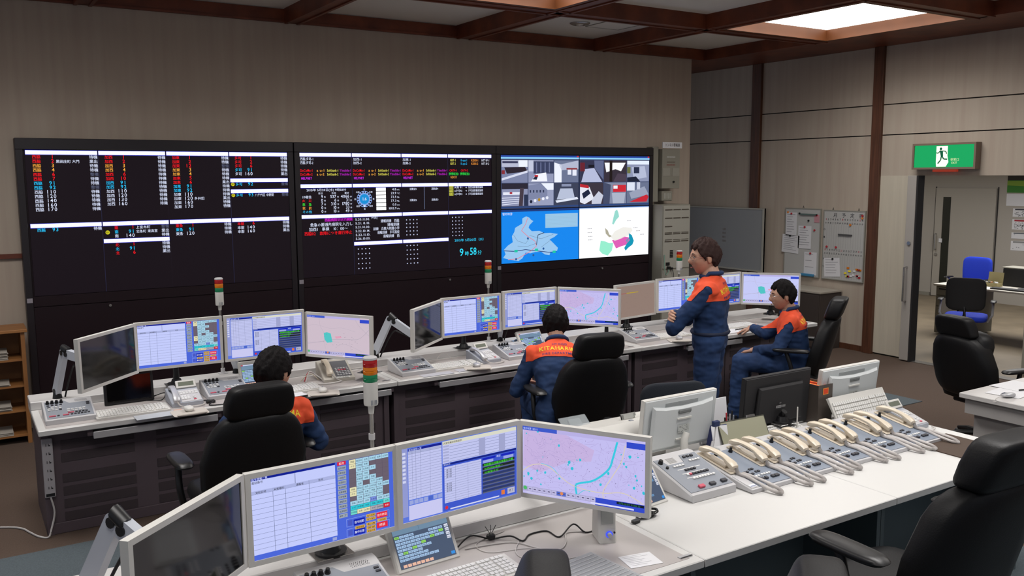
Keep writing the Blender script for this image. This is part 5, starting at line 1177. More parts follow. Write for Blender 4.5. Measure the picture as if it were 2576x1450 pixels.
# ================================================================== CHAIRS
def swivel_base(t, r=.30, h=.42, m=BLACK):
    b = B(); b.cyl((0, 0, .09), (0, 0, h), .028, .022, 14); b.obj('gas_column', m, t, smooth=40)
    b = B()
    for k in range(5):
        a = 2*PI*k/5+.3; d = Vector((math.cos(a), math.sin(a), 0)); b.tube([Vector((0, 0, .11)), d*r*.5+Vector((0, 0, .10)), d*r+Vector((0, 0, .065))], [.03, .022, .015], 8)
    sb = b.obj('star_base', m, t, smooth=40)
    for k in range(5):
        a = 2*PI*k/5+.3; x, y = math.cos(a)*r, math.sin(a)*r
        b = B(); b.cyl((x-.02, y, .028), (x+.02, y, .028), .027, n=12); b.cyl((x, y, .03), (x, y, .065), .007, n=6); b.obj('caster', BLACK, sb, smooth=40)
def exec_chair(label, x, y, rz=0, s=1.0, m=LEATH, bulge=False, grp=None):
    t = thing('executive_chair', label, 'chair', (x, y, 0), rz, grp)
    yo = .34   # back sits at the origin side so that the headrest is above (0, 0)
    b = B(); b.cush((0, yo+.03, .46), (.52, .50, .12), .35, 24, 8, ez=.5); b.obj('seat', m, t, smooth=60)
    def bend(p):
        u = (p.z+.27)/.54; f = 1-.30*max(0, u-.62)/.38-.10*max(0, .3-u)/.3
        return Vector((p.x*f, p.y-.14*u-.05*math.cos(p.x*6)+.05, p.z))
    b = B(); b.cush((0, yo-.20, .72), (.56, .13 if not bulge else .20, .52), .42, 26, 14, fn=bend, ez=.38); b.obj('backrest', m, t, smooth=60)
    if bulge:
        b = B(); b.cush((0, yo-.21, .90), (.46, .20, .24), .5, 20, 10, ez=.7); b.cush((0, yo-.17, .66), (.46, .20, .24), .5, 20, 10, ez=.7); b.obj('back_cushion', m, t, smooth=60)
    def hb(p): return Vector((p.x*(1-.12*(p.z > 0)*p.z/.09), p.y-.03*p.z/.09, p.z))
    b = B(); b.cush((0, -.0, 1.055), (.355, .14, .185), .42, 28, 14, fn=hb, ez=.36); h_ = b.obj('headrest', m, t, smooth=60)
    b = B(); b.box(-.12, .12, -.02, .05, .92, 1.0, .01); b.obj('headrest_bracket', BLACK, h_)
    for sx in (-1, 1):
        b = B(); b.cush((sx*.335, yo-.02, .71), (.10, .31, .035), .6, 18, 6); ar = b.obj('armrest', BLACK, t, smooth=60)
        b = B(); b.tube(spline([(sx*.335, yo+.02, .70), (sx*.345, yo-.03, .56), (sx*.31, yo-.03, .44), (sx*.20, yo-.02, .40)], 5), .018, 8); b.obj('armrest_post', BLACK, ar, smooth=60)
    b = B(); b.box(-.16, .16, yo-.15, yo+.15, .37, .41, .01); b.obj('mechanism', BLACK, t)
    g = B(); g.M = TR(0, yo, 0)
    b = B(); b.M = TR(0, yo, 0); b.cyl((0, 0, .09), (0, 0, .39), .028, .022, 14); b.obj('gas_column', BLACK, t, smooth=40)
    g.bm.free(); b = B(); b.M = TR(0, yo, 0)
    for k in range(5):
        a = 2*PI*k/5+.3; d = Vector((math.cos(a), math.sin(a), 0)); b.tube([Vector((0, 0, .11)), d*.16+Vector((0, 0, .10)), d*.31+Vector((0, 0, .065))], [.03, .022, .015], 8)
    sb = b.obj('star_base', BLACK, t, smooth=40)
    for k in range(5):
        a = 2*PI*k/5+.3; x_, y_ = math.cos(a)*.31, math.sin(a)*.31+yo
        b = B(); b.cyl((x_-.02, y_, .028), (x_+.02, y_, .028), .027, n=12); b.cyl((x_, y_, .03), (x_, y_, .065), .007, n=6); b.obj('caster', BLACK, sb, smooth=40)
    return t
exec_chair('black high backed chair of the seated man at left', 1.285, 4.48, .04)
exec_chair('black high backed chair behind the man leaning forward', 3.64, 4.66, -.2)
exec_chair('black high backed chair of the man with glasses', 6.42, 4.90, .55)
exec_chair('large black chair in the lower right corner at the white desk', 3.14, 1.65, -.05).scale = (1.12, 1.12, 1.12)
exec_chair('black chair whose dark headrest peeks in at the bottom edge, middle', 1.28, 1.90, 1.0)
exec_chair('black chair whose headrest peeks in at the bottom edge under the white desk', 1.88, 1.47, .75)
exec_chair('padded black leather chair standing sideways near the doorway', 6.66, 3.96, -1.75, bulge=True).scale = (.95, .95, .95)
def task_chair(label, x, y, rz, seat, back):
    t = thing('task_chair', label, 'chair', (x, y, 0), rz)
    b = B(); b.cush((0, .02, .45), (.48, .46, .08), .4, 20, 8); b.obj('seat', seat, t, smooth=60)
    b = B(); b.cush((0, -.24, .76), (.44, .06, .40), .4, 20, 10, fn=lambda p: Vector((p.x, p.y+2.2*p.x*p.x*.3, p.z))); b.obj('backrest', back, t, smooth=60)
    b = B(); b.tube([(0, -.25, .62), (0, -.28, .5), (0, -.12, .40)], .02, 8); b.obj('back_bracket', BLACK, t, smooth=50)
    for sx in (-1, 1):
        b = B(); b.tube([(sx*.24, -.05, .41), (sx*.29, -.06, .5), (sx*.29, .05, .64)], .014, 8); a_ = b.obj('armrest', SILV, t, smooth=50)
        b = B(); b.cush((sx*.29, .05, .655), (.07, .22, .025), .6, 14, 6); b.obj('arm_pad', BLACK, a_, smooth=50)
    swivel_base(t); return t
task_chair('office chair with black back and blue seat beyond the doorway', 10.45, 6.10, -1.1, BLUEF, FABB)
task_chair('office chair with bright blue back behind the far desk', 12.75, 7.42, 1.6, BLUEF, BLUEF)
task_chair('second blue office chair cut off by the right edge behind the far desk', 13.1, 6.37, 1.6, BLUEF, BLUEF)

task_chair('dark navy chair half hidden behind the printer and white monitor', 3.70, 4.12, -.3, mat('dark_navy_fabric', '#141a24', .9, bump=.3, bscale=400), mat('dark_navy_fabric', '#141a24', .9))

# ================================================================== LEFT SHELF
t = thing('magazine_shelf', 'light wooden shelf with paper piles left of the displays', 'shelf', (.06, 8.42, 0))
b = B(); b.box(-.45, -.42, -.17, .17, 0, .94); b.obj('side_panel', WOODL, t)
b = B(); b.box(.36, .39, -.17, .17, 0, .94); b.obj('side_panel', WOODL, t)
b = B(); b.box(-.47, .41, -.19, .18, .94, .965, .003); b.obj('top_board', WOODL, t)
b = B(); b.box(-.42, .36, .15, .165, .03, .94); b.obj('back_panel', WOODL, t)
for z in (.06, .27, .48, .70):
    b = B(); b.box(-.42, .36, -.16, .15, z, z+.016); b.obj('shelf_board', WOODL, t)
for k, (z, n_) in enumerate(((.076, 3), (.286, 4), (.496, 2), (.716, 6))):
    p = thing('paper_pile', 'pile of papers on the %s board of the wooden shelf' % ('lowest', 'second lowest', 'second highest', 'highest')[k], 'papers', (.12, 8.37, z))
    for i in range(n_):
        b = B(); b.M = RZ(.05*math.sin(i*3+k)); b.box(-.28, .2, -.11, .13, i*.012, i*.012+.009, .002); b.obj('paper_bundle', mat('old_paper', '#a39c92', .9), p)

# ================================================================== EQUIPMENT BY THE DISPLAYS
gm_ = mat('cabinet_grey', '#8b887c', .6)
t = thing('alarm_panel', 'tall grey wall panel with a white sign on top beside the displays', 'control panel', (7.84, 8.62, 2.03))
b = B(); b.box(-.15, .15, -.05, .13, 0, .50, .004); b.obj('panel_case', gm_, t)
for z, k in ((.40, '#c8c8c4'), (.335, '#6b5f54'), (.30, '#8a5a50')):
    c = CV(120, 16); r_ = random.Random(int(z*100))
    for i in range(9): c.rect(4+i*12, 2, 13+i*12, 14, lin(k), 0)
    c.obj('indicator_strip', .16, .02, t, TR(.0, -.052, z), PRINT)
b = B(); b.box(-.14, -.02, -.054, -.05, .16, .26); b.box(.02, .14, -.054, -.05, .16, .26); b.obj('cover_plate', mat('cover_grey', '#98958a', .5), t)
b = B(); b.cyl((.04, -.05, .085), (.04, -.07, .085), .012, n=12); b.obj('key_switch', BLACK, t, smooth=40)
t = thing('panel_sign', 'small white sign with black lettering above the wall panel', 'sign', (7.84, 8.55, 2.54))
b = B(); b.box(-.165, .165, 0, .012, 0, .075, .002); b.obj('plate', PAPER, t)
c = CV(330, 75); c.text('トンネル警報器', 165, 52, 46, lin('#1c1c1c'), 0, al='c', fit=250); c.obj('lettering', .33, .075, t, TR(0, -.0008, .0375), PRINT)
t = thing('wall_speaker', 'small grey box with vertical slots below the wall panel', 'speaker', (7.80, 8.66, 1.87))
b = B(); b.box(-.09, .09, -.07, .09, 0, .125, .008); b.obj('case', gm_, t)
b = B()
for k in range(5): b.box(-.055+k*.024, -.045+k*.024, -.073, -.069, .03, .10)
tag(b.obj('slots', mat('slot_pale', '#b3b2aa', .6), t), kind='stuff')
t = thing('wall_cable_box', 'flat grey conduit box between display and wall panel', 'box', (7.63, 8.68, 1.86))
b = B(); b.box(-.05, .05, -.05, .07, 0, .70, .004); b.obj('case', gm_, t)
t = thing('equipment_cabinet', 'tall grey equipment cabinet with rows of slots right of the displays', 'cabinet', (7.80, 8.58, 0))
b = B(); b.box(-.235, .235, -.17, .17, 0, 1.83, .004); b.obj('cabinet_body', gm_, t)
dp = B(); dp.box(-.225, .225, -.178, -.17, 1.02, 1.815, .002); door = dp.obj('cabinet_door', mat('cabinet_face', '#a5a399', .5), t)
b = B(); b.box(-.225, .225, -.178, -.17, .05, 1.0, .002); b.obj('cabinet_door', MATS['cabinet_face'], t)
sm = mat('slot_brown', '#4c443a', .7)
for z, n_, thin in ((1.76, 3, 0), (1.655, 3, 0), (1.55, 1, 0), (1.475, 3, 1), (1.455, 3, 0), (1.385, 3, 1), (1.36, 3, 0)):
    for k in range(n_):
        b = B(); b.box(-.20+k*.14, -.08+k*.14, -.182, -.178, z, z+(.006 if thin else .012)); b.obj('slot', sm, door)
b = B()
for i in range(3):
    for j in range(5): b.box(-.11+i*.018, -.097+i*.018, -.183, -.178, 1.16+j*.02, 1.175+j*.02)
tag(b.obj('small_keys', BLACK, door), kind='stuff')
b = B(); b.box(-.175, -.115, -.185, -.178, 1.06, 1.10); b.box(-.165, -.125, -.22, -.185, 1.02, 1.05, .003); b.box(-.105, -.075, -.21, -.18, 1.01, 1.035, .003); b.obj('sockets', BLACK, t)
b = B(); b.tube(spline([(-.21, -.19, 1.2), (-.215, -.2, 1.05), (-.2, -.21, .95), (-.16, -.21, .98), (-.145, -.2, 1.03)], 6), .006, 6); b.obj('green_lead', mat('green_cord', '#7fa08e', .6), t, smooth=60)
b = B(); b.tube(spline([(-.09, -.2, 1.01), (-.06, -.2, .95), (-.06, -.19, .85), (-.055, -.19, .7)], 6), .0035, 6); b.obj('black_lead', BLACK, t, smooth=60)

# ================================================================== RIGHT WALL
def wallM(y, z): return TR(9.5, y, z) @ RZ(-PI/2)    # local -y faces the room, local x runs towards the viewer's right
def wthing(name, label, cat, y, z, off=0):
    t = thing(name, label, cat, (9.5-off, y, z), -PI/2); return t
t = wthing('whiteboard', 'large grey whiteboard partly behind the standing man', 'whiteboard', 9.22, .86, .05)
hw = .80
b = B(); b.box(-hw, hw, -.025, 0, 0, .88); b.obj('board', mat('board_grey', '#8d8f90', .35), t)
for nm, q in (('frame_side', (hw-.03, hw, -.035, 0, 0, .88)), ('frame_side', (-hw, -hw+.03, -.035, 0, 0, .88)), ('frame_top', (-hw+.03, hw-.03, -.032, 0, .86, .88)), ('frame_bottom', (-hw+.03, hw-.03, -.05, 0, 0, .02))):
    b = B(); b.box(*q); b.obj(nm, mat('board_frame', '#a8a69c', .4), t)
c = CV(1600, 880)
for i in range(4): c.text('出動隊待機中連絡'[i*2:i*2+2], 860, 330+i*56, 36, lin('#7b706c'), 1, al='c')
c.obj('faint_writing', 1.6, .88, t, TR(0, -.0255, .44), PRINT)
def hboard(label, y0, y1, z0, z1):
    t = wthing('hanging_board', label, 'notice board', (y0+y1)/2, z0, .0); w_ = abs(y1-y0); h_ = z1-z0
    b = B(); b.box(-w_/2+.012, w_/2-.012, -.018, -.002, .012, h_-.012); b.obj('board', mat('notice_board', '#b5b5b2', .4), t)
    b = B()
    for q in ((-w_/2, w_/2, h_-.014, h_), (-w_/2, w_/2, 0, .012), (-w_/2, -w_/2+.012, .012, h_-.014), (w_/2-.012, w_/2, .012, h_-.014)): b.box(q[0], q[1], -.022, -.0, q[2], q[3])
    b.obj('board_frame', mat('frame_alu', '#8d8b82', .4), t)
    for x in ((-.28*w_, .33*w_) if w_ > .59 else (0,)):
        b = B(); b.tube([(x-.01, -.01, h_), (x, -.01, h_+.03), (x+.01, -.01, h_)], .003, 5); b.obj('hook', BLACK, t)
    return t, w_, h_
def magnet(par, x, z, m, r=.013, yy=-.021):
    b = B(); b.cyl((x, yy, z), (x, yy-.01, z), r, n=10); b.obj('magnet', m, par, smooth=40)
nb, w_, h_ = hboard('hanging white board covered with papers and magnets', 8.11, 7.53, .86, 1.76)
def note(label, xr0, xr1, z0, z1, par=(7.82, .86), tilt=0, mag=(REDINK,), lines=8, m=PAPER):
    w2, h2 = xr1-xr0, z1-z0
    t = wthing('posted_note', label, 'paper', par[0]-(xr0+xr1)/2, par[1]+z0, .022)
    b = B(); b.M = RY(tilt); b.box(-w2/2, w2/2, -.0015, 0, 0, h2); b.obj('sheet', m, t)
    c = CV(100, 100*h2/w2); r_ = random.Random(int(abs(xr0*1000)))
    for i in range(lines): c.rect(10, (8+i*84/lines)*h2/w2, r_.uniform(50, 92), (10+i*84/lines)*h2/w2, lin('#8c8c92'), 0)
    c.obj('print', w2, h2, t, RY(tilt) @ TR(0, -.0022, h2/2), PRINT)
    for i, k in enumerate(mag): magnet(t, (-.3+.6*i/max(1, len(mag)-1) if len(mag) > 1 else .0)*w2, h2*.95, k, yy=-.002)
    return t
note('printed sheet at the upper left of the paper covered board', -.27, -.09, .53, .84)
note('tall printed sheet in the middle of the paper covered board', -.06, .15, .37, .67)
note('wide sheet sticking out past the left edge of the paper covered board', -.33, -.05, .30, .54, mag=(BLACK,), tilt=.05)
note('narrow sheet at the lower right of the paper covered board', .05, .25, .03, .33, lines=3)
note('small pink note at the upper right of the paper covered board', .19, .27, .72, .82, lines=3, m=mat('pink_paper', '#c08a92', .8))
for x, z, m_ in ((-.24, .84, AMB), (.20, .62, REDINK), (.10, .74, BLACK), (-.05, .83, BLACK)): magnet(nb, x, z, m_)
b = B(); b.box(-.03, .24, -.034, -.022, .81, .83); b.M = Matrix(); b.obj('pen_bar', mat('green_grey', '#5a6e6a', .5), nb)
b = B(); b.box(.02, .22, -.06, -.022, .015, .045, .003); b.obj('marker_tray', mat('tray_blue', '#3a7fa8', .5), nb)
cb, w_, h_ = hboard('hanging monthly schedule board with day numbers', 7.49, 6.87, .86, 1.75)
c = CV(620, 890); ink = lin('#3a3a3c')
for i, ch in enumerate('月予定表'): c.text(ch, 150+i*125, 88, 62, ink, 1)
for row, y in ((0, 130), (1, 520)):
    for i in range(16):
        c.text(str(i+1+row*15), 40+i*36, y, 34, ink if i % 7 else lin('#b03040'), 1, al='c', fit=24); c.text('水木金土日月火'[i % 7], 40+i*36, y+45, 28, ink, 1, al='c')
    for i in range(17): c.rect(22+i*36, y+55, 24+i*36, y+350, lin('#8e8e8c'), 1)
for z, ch in ((260, '行'), (360, '事'), (640, '来'), (740, '庁')): c.text(ch, 8, z, 30, ink, 2)
c.obj('schedule_print', .62, .89, cb, TR(0, -.0186, .445), PRINT)
b = B(); b.box(-.07, .13, -.035, -.02, .575, .592); b.obj('marker_pen', mat('pen_grey', '#4c4c4c', .5), cb)
for x, z, m_ in ((.27, .83, REDINK), (.27, .80, AMB), (-.24, .42, REDINK), (-.10, .42, REDINK), (.1, .71, AMB)): magnet(cb, x, z, m_, .014)
r_ = random.Random(4)
for i in range(14):
    x, z = .02+r_.random()*.25, .04+r_.random()*.13
    b = B(); b.box(x, x+.035, -.026, -.019, z, z+.022); b.obj('label_magnet', (REDINK, PAPER, YELL, AMB)[i % 4], cb)
note('tilted white sheet clipped to the schedule board', -.26, -.02, -.02, .22, par=(7.18, .92), tilt=-.08, mag=(BLACK,), lines=6)
# exit sign
t = wthing('exit_sign', 'green emergency exit sign with running figure over the doorway', 'sign', 5.855, 2.25)
sb_ = mat('sign_case', '#7c6a5c', .5)
b = B(); b.box(-.35, .35, -.09, 0, .024, .266); b.obj('sign_case', sb_, t)
b = B()
for q in ((-.375, .375, 0, .022), (-.375, .375, .268, .29), (-.375, -.353, .022, .268), (.353, .375, .022, .268)): b.box(q[0], q[1], -.105, -.002, q[2], q[3])
b.obj('sign_frame', sb_, t)
c = CV(700, 246); c.rect(0, 0, 700, 246, lin('#18a860'), 0); c.poly([(262, 12), (395, 12), (395, 120), (410, 190), (380, 240), (268, 240), (262, 190)], lin('#fbffe8', 1.2), 1)
g_ = lin('#0c5a3c'); c.circ(315, 42, 15, g_, 2); c.poly([(300, 58), (340, 62), (345, 125), (318, 128)], g_, 2)
c.line([(305, 68), (285, 90), (262, 85)], 11, g_, 2); c.line([(338, 66), (372, 70), (385, 98)], 11, g_, 2); c.line([(330, 120), (352, 155), (395, 158)], 14, g_, 2); c.line([(325, 118), (318, 165), (285, 205)], 14, g_, 2)
c.text('非常口', 430, 175, 34, lin('#e8f0b8'), 2); c.text('EXIT', 445, 208, 32, lin('#e8f0b8'), 2, fit=66)
c.obj('sign_face', .706, .246, t, TR(0, -.0915, .145), screen_mat('sign_glow', .4))
b = B(); b.box(-.14, .14, -.07, -.02, -.028, 0, .004); b.obj('indicator_lens', mat('red_indicator', '#c8452c', .4, emit=.35), t)
# low cabinet
t = thing('low_cabinet', 'low cabinet with dark front below the hanging boards', 'cabinet', (9.28, 7.72, 0))
b = B(); b.box(-.21, .20, -.55, .55, .0, .72, .003); b.obj('cabinet_body', mat('dark_cabinet', '#3b332f', .6), t)
b = B(); b.box(-.22, .20, -.56, .56, .72, .745, .003); b.obj('cabinet_top', mat('pale_top', '#a39c90', .5), t)
for y in (-.28, .28):
    b = B(); b.box(-.222, -.21, y-.26, y+.26, .04, .70, .002); d_ = b.obj('cabinet_door', MATS['dark_cabinet'], t)

# ================================================================== OFFICE BEYOND THE DOORWAY
t = thing('office_desk', 'long white topped office desk with grey drawers beyond the doorway', 'desk', (11.75, 5.9, 0))
b = B(); b.box(-.38, .42, -1.6, 1.22, .675, .70, .003); b.obj('desktop', OFFW, t)
for y0 in (.80, -.45, -1.5):
    b = B(); b.box(-.34, .38, y0, y0+.40, .02, .675, .003); pd = b.obj('drawer_unit', STG, t)
    for z0, z1 in ((.55, .66), (.40, .54), (.05, .39)):
        b = B(); b.box(-.352, -.34, y0+.012, y0+.388, z0, z1, .002); dr = b.obj('drawer', STG, pd)
        b = B(); b.box(-.356, -.352, y0+.05, y0+.35, z1-.035, z1-.02); b.obj('drawer_pull', BLACKM, dr)
t = thing('paper_tray_note', 'white paper taped to the office drawers', 'paper', (11.38, 6.9, .40)); b = B(); b.box(-.004, 0, -.13, .12, -.1, .12); b.obj('sheet', PAPER, t)
t = thing('laptop', 'black laptop seen from behind on the office desk', 'laptop', (11.72, 5.92, .702), -PI/2)
b = B(); b.box(-.18, .18, -.13, .12, 0, .02, .004); b.obj('keyboard_base', BLACKM, t)
b = B(); b.M = TR(0, .12, .01) @ RX(-.25); b.box(-.18, .18, 0, .012, 0, .24, .004); lp = b.obj('screen_lid', BLACKM, t)
t = thing('keyboard', 'thin black keyboard at the front of the office desk', 'keyboard', (11.50, 6.15, .702), -PI/2)
b = B(); b.box(-.22, .22, -.07, .07, 0, .018, .003); b.obj('housing', BLACKM, t)
t = thing('supply_box', 'open cardboard box of small supplies on the office desk', 'box', (11.72, 6.50, .702), -PI/2)
kb = mat('cardboard', '#a59a70', .9)
b = B()
for q in ((-.1, .1, -.07, -.064, 0, .05), (-.1, .1, .064, .07, 0, .06), (-.1, -.094, -.064, .064, 0, .05), (.094, .1, -.064, .064, 0, .05), (-.094, .094, -.064, .064, 0, .004)): b.box(*q)
b.obj('box_base', kb, t)
b = B(); b.M = TR(0, .07, .055) @ RX(-.15); b.box(-.1, .1, 0, .004, 0, .13); b.obj('box_lid', kb, t)
for i in range(5): b = B(); b.cush((-.07+i*.033, -.01+.02*(i % 2), .045), (.035, .05, .04), .8, 8, 6); b.obj('supply', (STG, BLACK, WOODL, STG, PAPER)[i], t, smooth=50)
t = thing('printer', 'black printer at the back of the office desk', 'printer', (12.0, 6.20, .702), -PI/2)
b = B(); b.box(-.26, .26, -.12, .14, 0, .24, .01); b.obj('printer_body', BLACKM, t)
b = B(); b.box(.05, .17, -.126, -.12, .12, .22); b.obj('printer_panel', PAPER, t)
b = B(); b.box(-.27, .27, -.12, .14, .24, .255, .003); b.obj('printer_lid', STG, t)
t = thing('pen', 'light blue pen lying on the office desk', 'pen', (11.55, 6.85, .706), 1.2); b = B(); b.cyl((-.07, 0, 0), (.07, 0, 0), .006, n=6); b.obj('barrel', MATS['tray_blue'], t)
# posters on the far wall
def fposter(name, label, y0, y1, z0, z1, cv=None, m=PAPER, thick=.004):
    t = thing(name, label, 'poster' if name == 'poster' else 'paper', (15.0, (y0+y1)/2, z0), -PI/2); w2 = abs(y1-y0)
    b = B(); b.box(-w2/2, w2/2, -thick, 0, 0, z1-z0); b.obj('sheet', m, t)
    if cv: cv.obj('print', w2, z1-z0, t, TR(0, -thick-.001, (z1-z0)/2), PRINT)
    return t
c = CV(100, 60); c.rect(0, 0, 100, 60, lin('#3a7a2c'), 0); c.rect(0, 0, 100, 16, lin('#2a2620'), 1); c.poly([(0, 18), (60, 18), (100, 30), (100, 40), (0, 34)], lin('#7a9a34'), 1)
fposter('poster', 'green landscape poster on the far office wall', 8.17, 7.5, 1.88, 2.16, c)
fposter('posted_note', 'plain white sheet under the green poster', 8.17, 7.6, 1.66, 1.86)
for k, (z0, z1, col_) in enumerate(((1.48, 1.62, '#3a3c44'), (1.27, 1.44, '#a83440'), (1.12, 1.22, '#4a5058'), (.92, 1.08, '#8c8c8c'))):
    c = CV(100, 60); c.rect(10, 2, 80, 12, lin(col_), 0); r_ = random.Random(k)
    for i in range(60 if k < 2 else 4): x, y = r_.uniform(8, 84), r_.uniform(18, 54); c.rect(x, y, x+5, y+3, lin('#606064'), 0)
    fposter('posted_note', 'small notice number panel on the far wall, %s of four' % ('topmost', 'red barred second', 'third from top', 'lowest')[k], 8.05, 7.70, z0, z1, c)
# metal bookcase at the doorway edge
t = thing('bookcase', 'grey metal bookcase cut off by the right edge beyond the doorway', 'bookcase', (9.95, 4.62, 0))
for y in (-.42, .42):
    b = B(); b.box(-.16, .16, y-.015, y+.015, 0, .98); b.obj('side_panel', STG, t)
for z in (.03, .45, .95):
    b = B(); b.box(-.16, .16, -.405, .405, z, z+.02); b.obj('shelf_board', STG, t)
for i in range(6):
    q = thing('binder', '%s blue binder in the lower row of the metal bookcase' % ('first', 'second', 'third', 'fourth', 'fifth', 'sixth')[i], 'binder', (9.93, 4.98-i*.075, .05), 0, 'blue binders in the metal bookcase')
    b = B(); b.box(-.12, .12, -.032, .032, 0, .31, .003); b.obj('cover', mat('binder_blue', '#1f4f7e', .5), q); b = B(); b.box(-.122, -.12, -.02, .02, .18, .27); b.obj('spine_label', PAPER, q)
t = thing('red_box', 'dark red box standing on the metal bookcase', 'box', (9.95, 4.66, .97)); b = B(); b.box(-.12, .12, -.28, .30, 0, .62, .004); b.obj('carton', mat('maroon', '#561c1e', .6), t)
b = B(); b.box(-.125, -.12, -.1, .2, .2, .4); b.obj('label', PAPER, t)

# ================================================================== SIDE DESK at the right
t = thing('side_desk', 'pale grey desk cut off by the right edge in front of the padded chair', 'desk', (5.80, 3.40, 0))
b = B(); b.box(0, 1.5, -1.6, 0, .665, .70, .004); b.obj('desktop', mat('side_top', '#c2bfbd', .4), t)
b = B(); b.box(.10, .14, -1.5, -.06, .02, .665); b.obj('side_panel', mat('side_grey', '#9d9a98', .5), t)
b = B(); b.box(.03, .10, -1.56, -.03, .56, .665); b.obj('apron', mat('side_grey', '#9d9a98', .5), t)
b = B(); b.box(.14, 1.4, -.10, -.07, .2, .665); b.obj('modesty_panel', MATS['side_grey'], t)
sheet('white paper under the pen on the side desk', 6.10, 3.20, .32, .22, .1)
sheet('second white paper at the right edge of the side desk', 6.30, 3.28, .30, .21, -.05, z=Z+.002)
pen('black pen lying on the papers of the side desk', 6.22, 3.17, -.25, Z+.004)
mouse('silver mouse with cable on the side desk', 5.94, 3.13, 1.2, m=SILV, pad=False, cord=[(-.03, .12), (-.08, .15), (-.1, .2)])
t = thing('desk_telephone', 'grey telephone with handset on the side desk', 'telephone', (6.17, 2.98, Z), -.9)
b = B(); wedge(b, .2, .22, .02, .06); b.obj('housing', GREYL, t, smooth=30)
b = B(); b.M = TR(-.05, 0, .03); handset(b, .21, .05); b.obj('handset', GREYL, t, smooth=45)
import mathutils.noise as mnoise
# ================================================================== PEOPLE
def capsule(b, p, q, r1, r2, n=14, sx=None):
    """closed tapered limb with round ends"""
    p, q = Vector(p), Vector(q); d = q-p; L = d.length; u = d/L; K = 5
    pts, rs = [], []
    for i in range(K): a = -PI/2+PI/2*(i+.25)/K; pts.append(p+u*math.sin(a)*r1); rs.append(r1*math.cos(a))
    for i in range(1, 6): pts.append(p+d*i/6); rs.append(r1+(r2-r1)*i/6)
    for i in range(K): a = PI/2*(i)/K; pts.append(q+u*math.sin(a)*r2); rs.append(max(r2*math.cos(a), .002))
    b.tube(pts, rs, n)
def ell(b, c, r, M=Matrix(), n=16):
    s0 = b.M; b.M = b.M @ TR(*c) @ M; b.cush((0, 0, 0), (2*r[0], 2*r[1], 2*r[2]), 1, n, 10); b.M = s0
def remeshed(b, name, voxel, mats, parent, smooth=3):
    me = bpy.data.meshes.new(name+'_raw'); b.bm.to_mesh(me); b.bm.free()
    o = bpy.data.objects.new(name+'_raw', me); COL.objects.link(o)
    m = o.modifiers.new('r', 'REMESH'); m.mode = 'VOXEL'; m.voxel_size = voxel
    s_ = o.modifiers.new('s', 'SMOOTH'); s_.iterations = smooth; s_.factor = .5
    dg = bpy.context.evaluated_depsgraph_get(); dg.update()
    me2 = bpy.data.meshes.new_from_object(o.evaluated_get(dg)); me2.name = name
    bpy.data.objects.remove(o); me2.materials.clear()
    me2.shade_smooth()
    return put(name, me2, mats, parent)
HS = 1.0
def head_pt(ph, th, off=0):
    """point on the head; th: 0 = front (+y), ph latitude; head centre at the ears"""
    dx, dy, dz = math.cos(ph)*math.sin(th), math.cos(ph)*math.cos(th), math.sin(ph)
    x, y, z = .077*dx, .096*dy, .118*dz
    g = lambda a, s_: math.exp(-(a/s_)**2)
    t = max(0, -z/.118)
    x *= 1-.24*t**1.6; y *= 1-.10*t
    if dy > 0:
        f = dy
        y += f*(.014*t*t + .0)
        y += .026*g(x, .011)*g(z+.022, .017)*(dy > .4) + .010*g(x, .010)*g(z-.002, .02)*(dy > .4)
        y += .005*g(z-.030, .012)*g(abs(x)-.028, .03)
        y -= .009*g(z-.012, .012)*g(abs(x)-.031, .014)
        y += .006*g(x, .022)*g(z+.055, .005)+.006*g(x, .02)*g(z+.066, .005)-.003*g(x, .024)*g(z+.0605, .0025)
        y += .008*g(x, .02)*g(z+.095, .014)
        y += .004*g(abs(x)-.045, .02)*g(z+.02, .02)
        y -= .010*f*max(0, (z-.05)/.07)
    else:
        y *= 1+.10*max(0, 1-abs(z-.035)/.09); x *= 1+.04*max(0, 1-abs(z-.03)/.08)
        y *= 1-.28*t
    v = Vector((x, y, z)); n = Vector((dx/.077, dy/.096, dz/.118)).normalized()
    return v+n*off
def head_grid(b, M, offf, nt=56, npp=40):
    s0 = b.M; b.M = b.M @ M; vs = []
    for j in range(npp+1):
        ph = -PI/2+PI*j/npp
        for i in range(nt): th = 2*PI*i/nt; vs.append(head_pt(ph, th, offf(ph, th)))
    fs = [(j*nt+i, j*nt+(i+1) % nt, (j+1)*nt+(i+1) % nt, (j+1)*nt+i) for j in range(npp) for i in range(nt)]
    nv, nf = b.add(vs, fs); bmesh.ops.remove_doubles(b.bm, verts=nv, dist=1e-5); b.M = s0
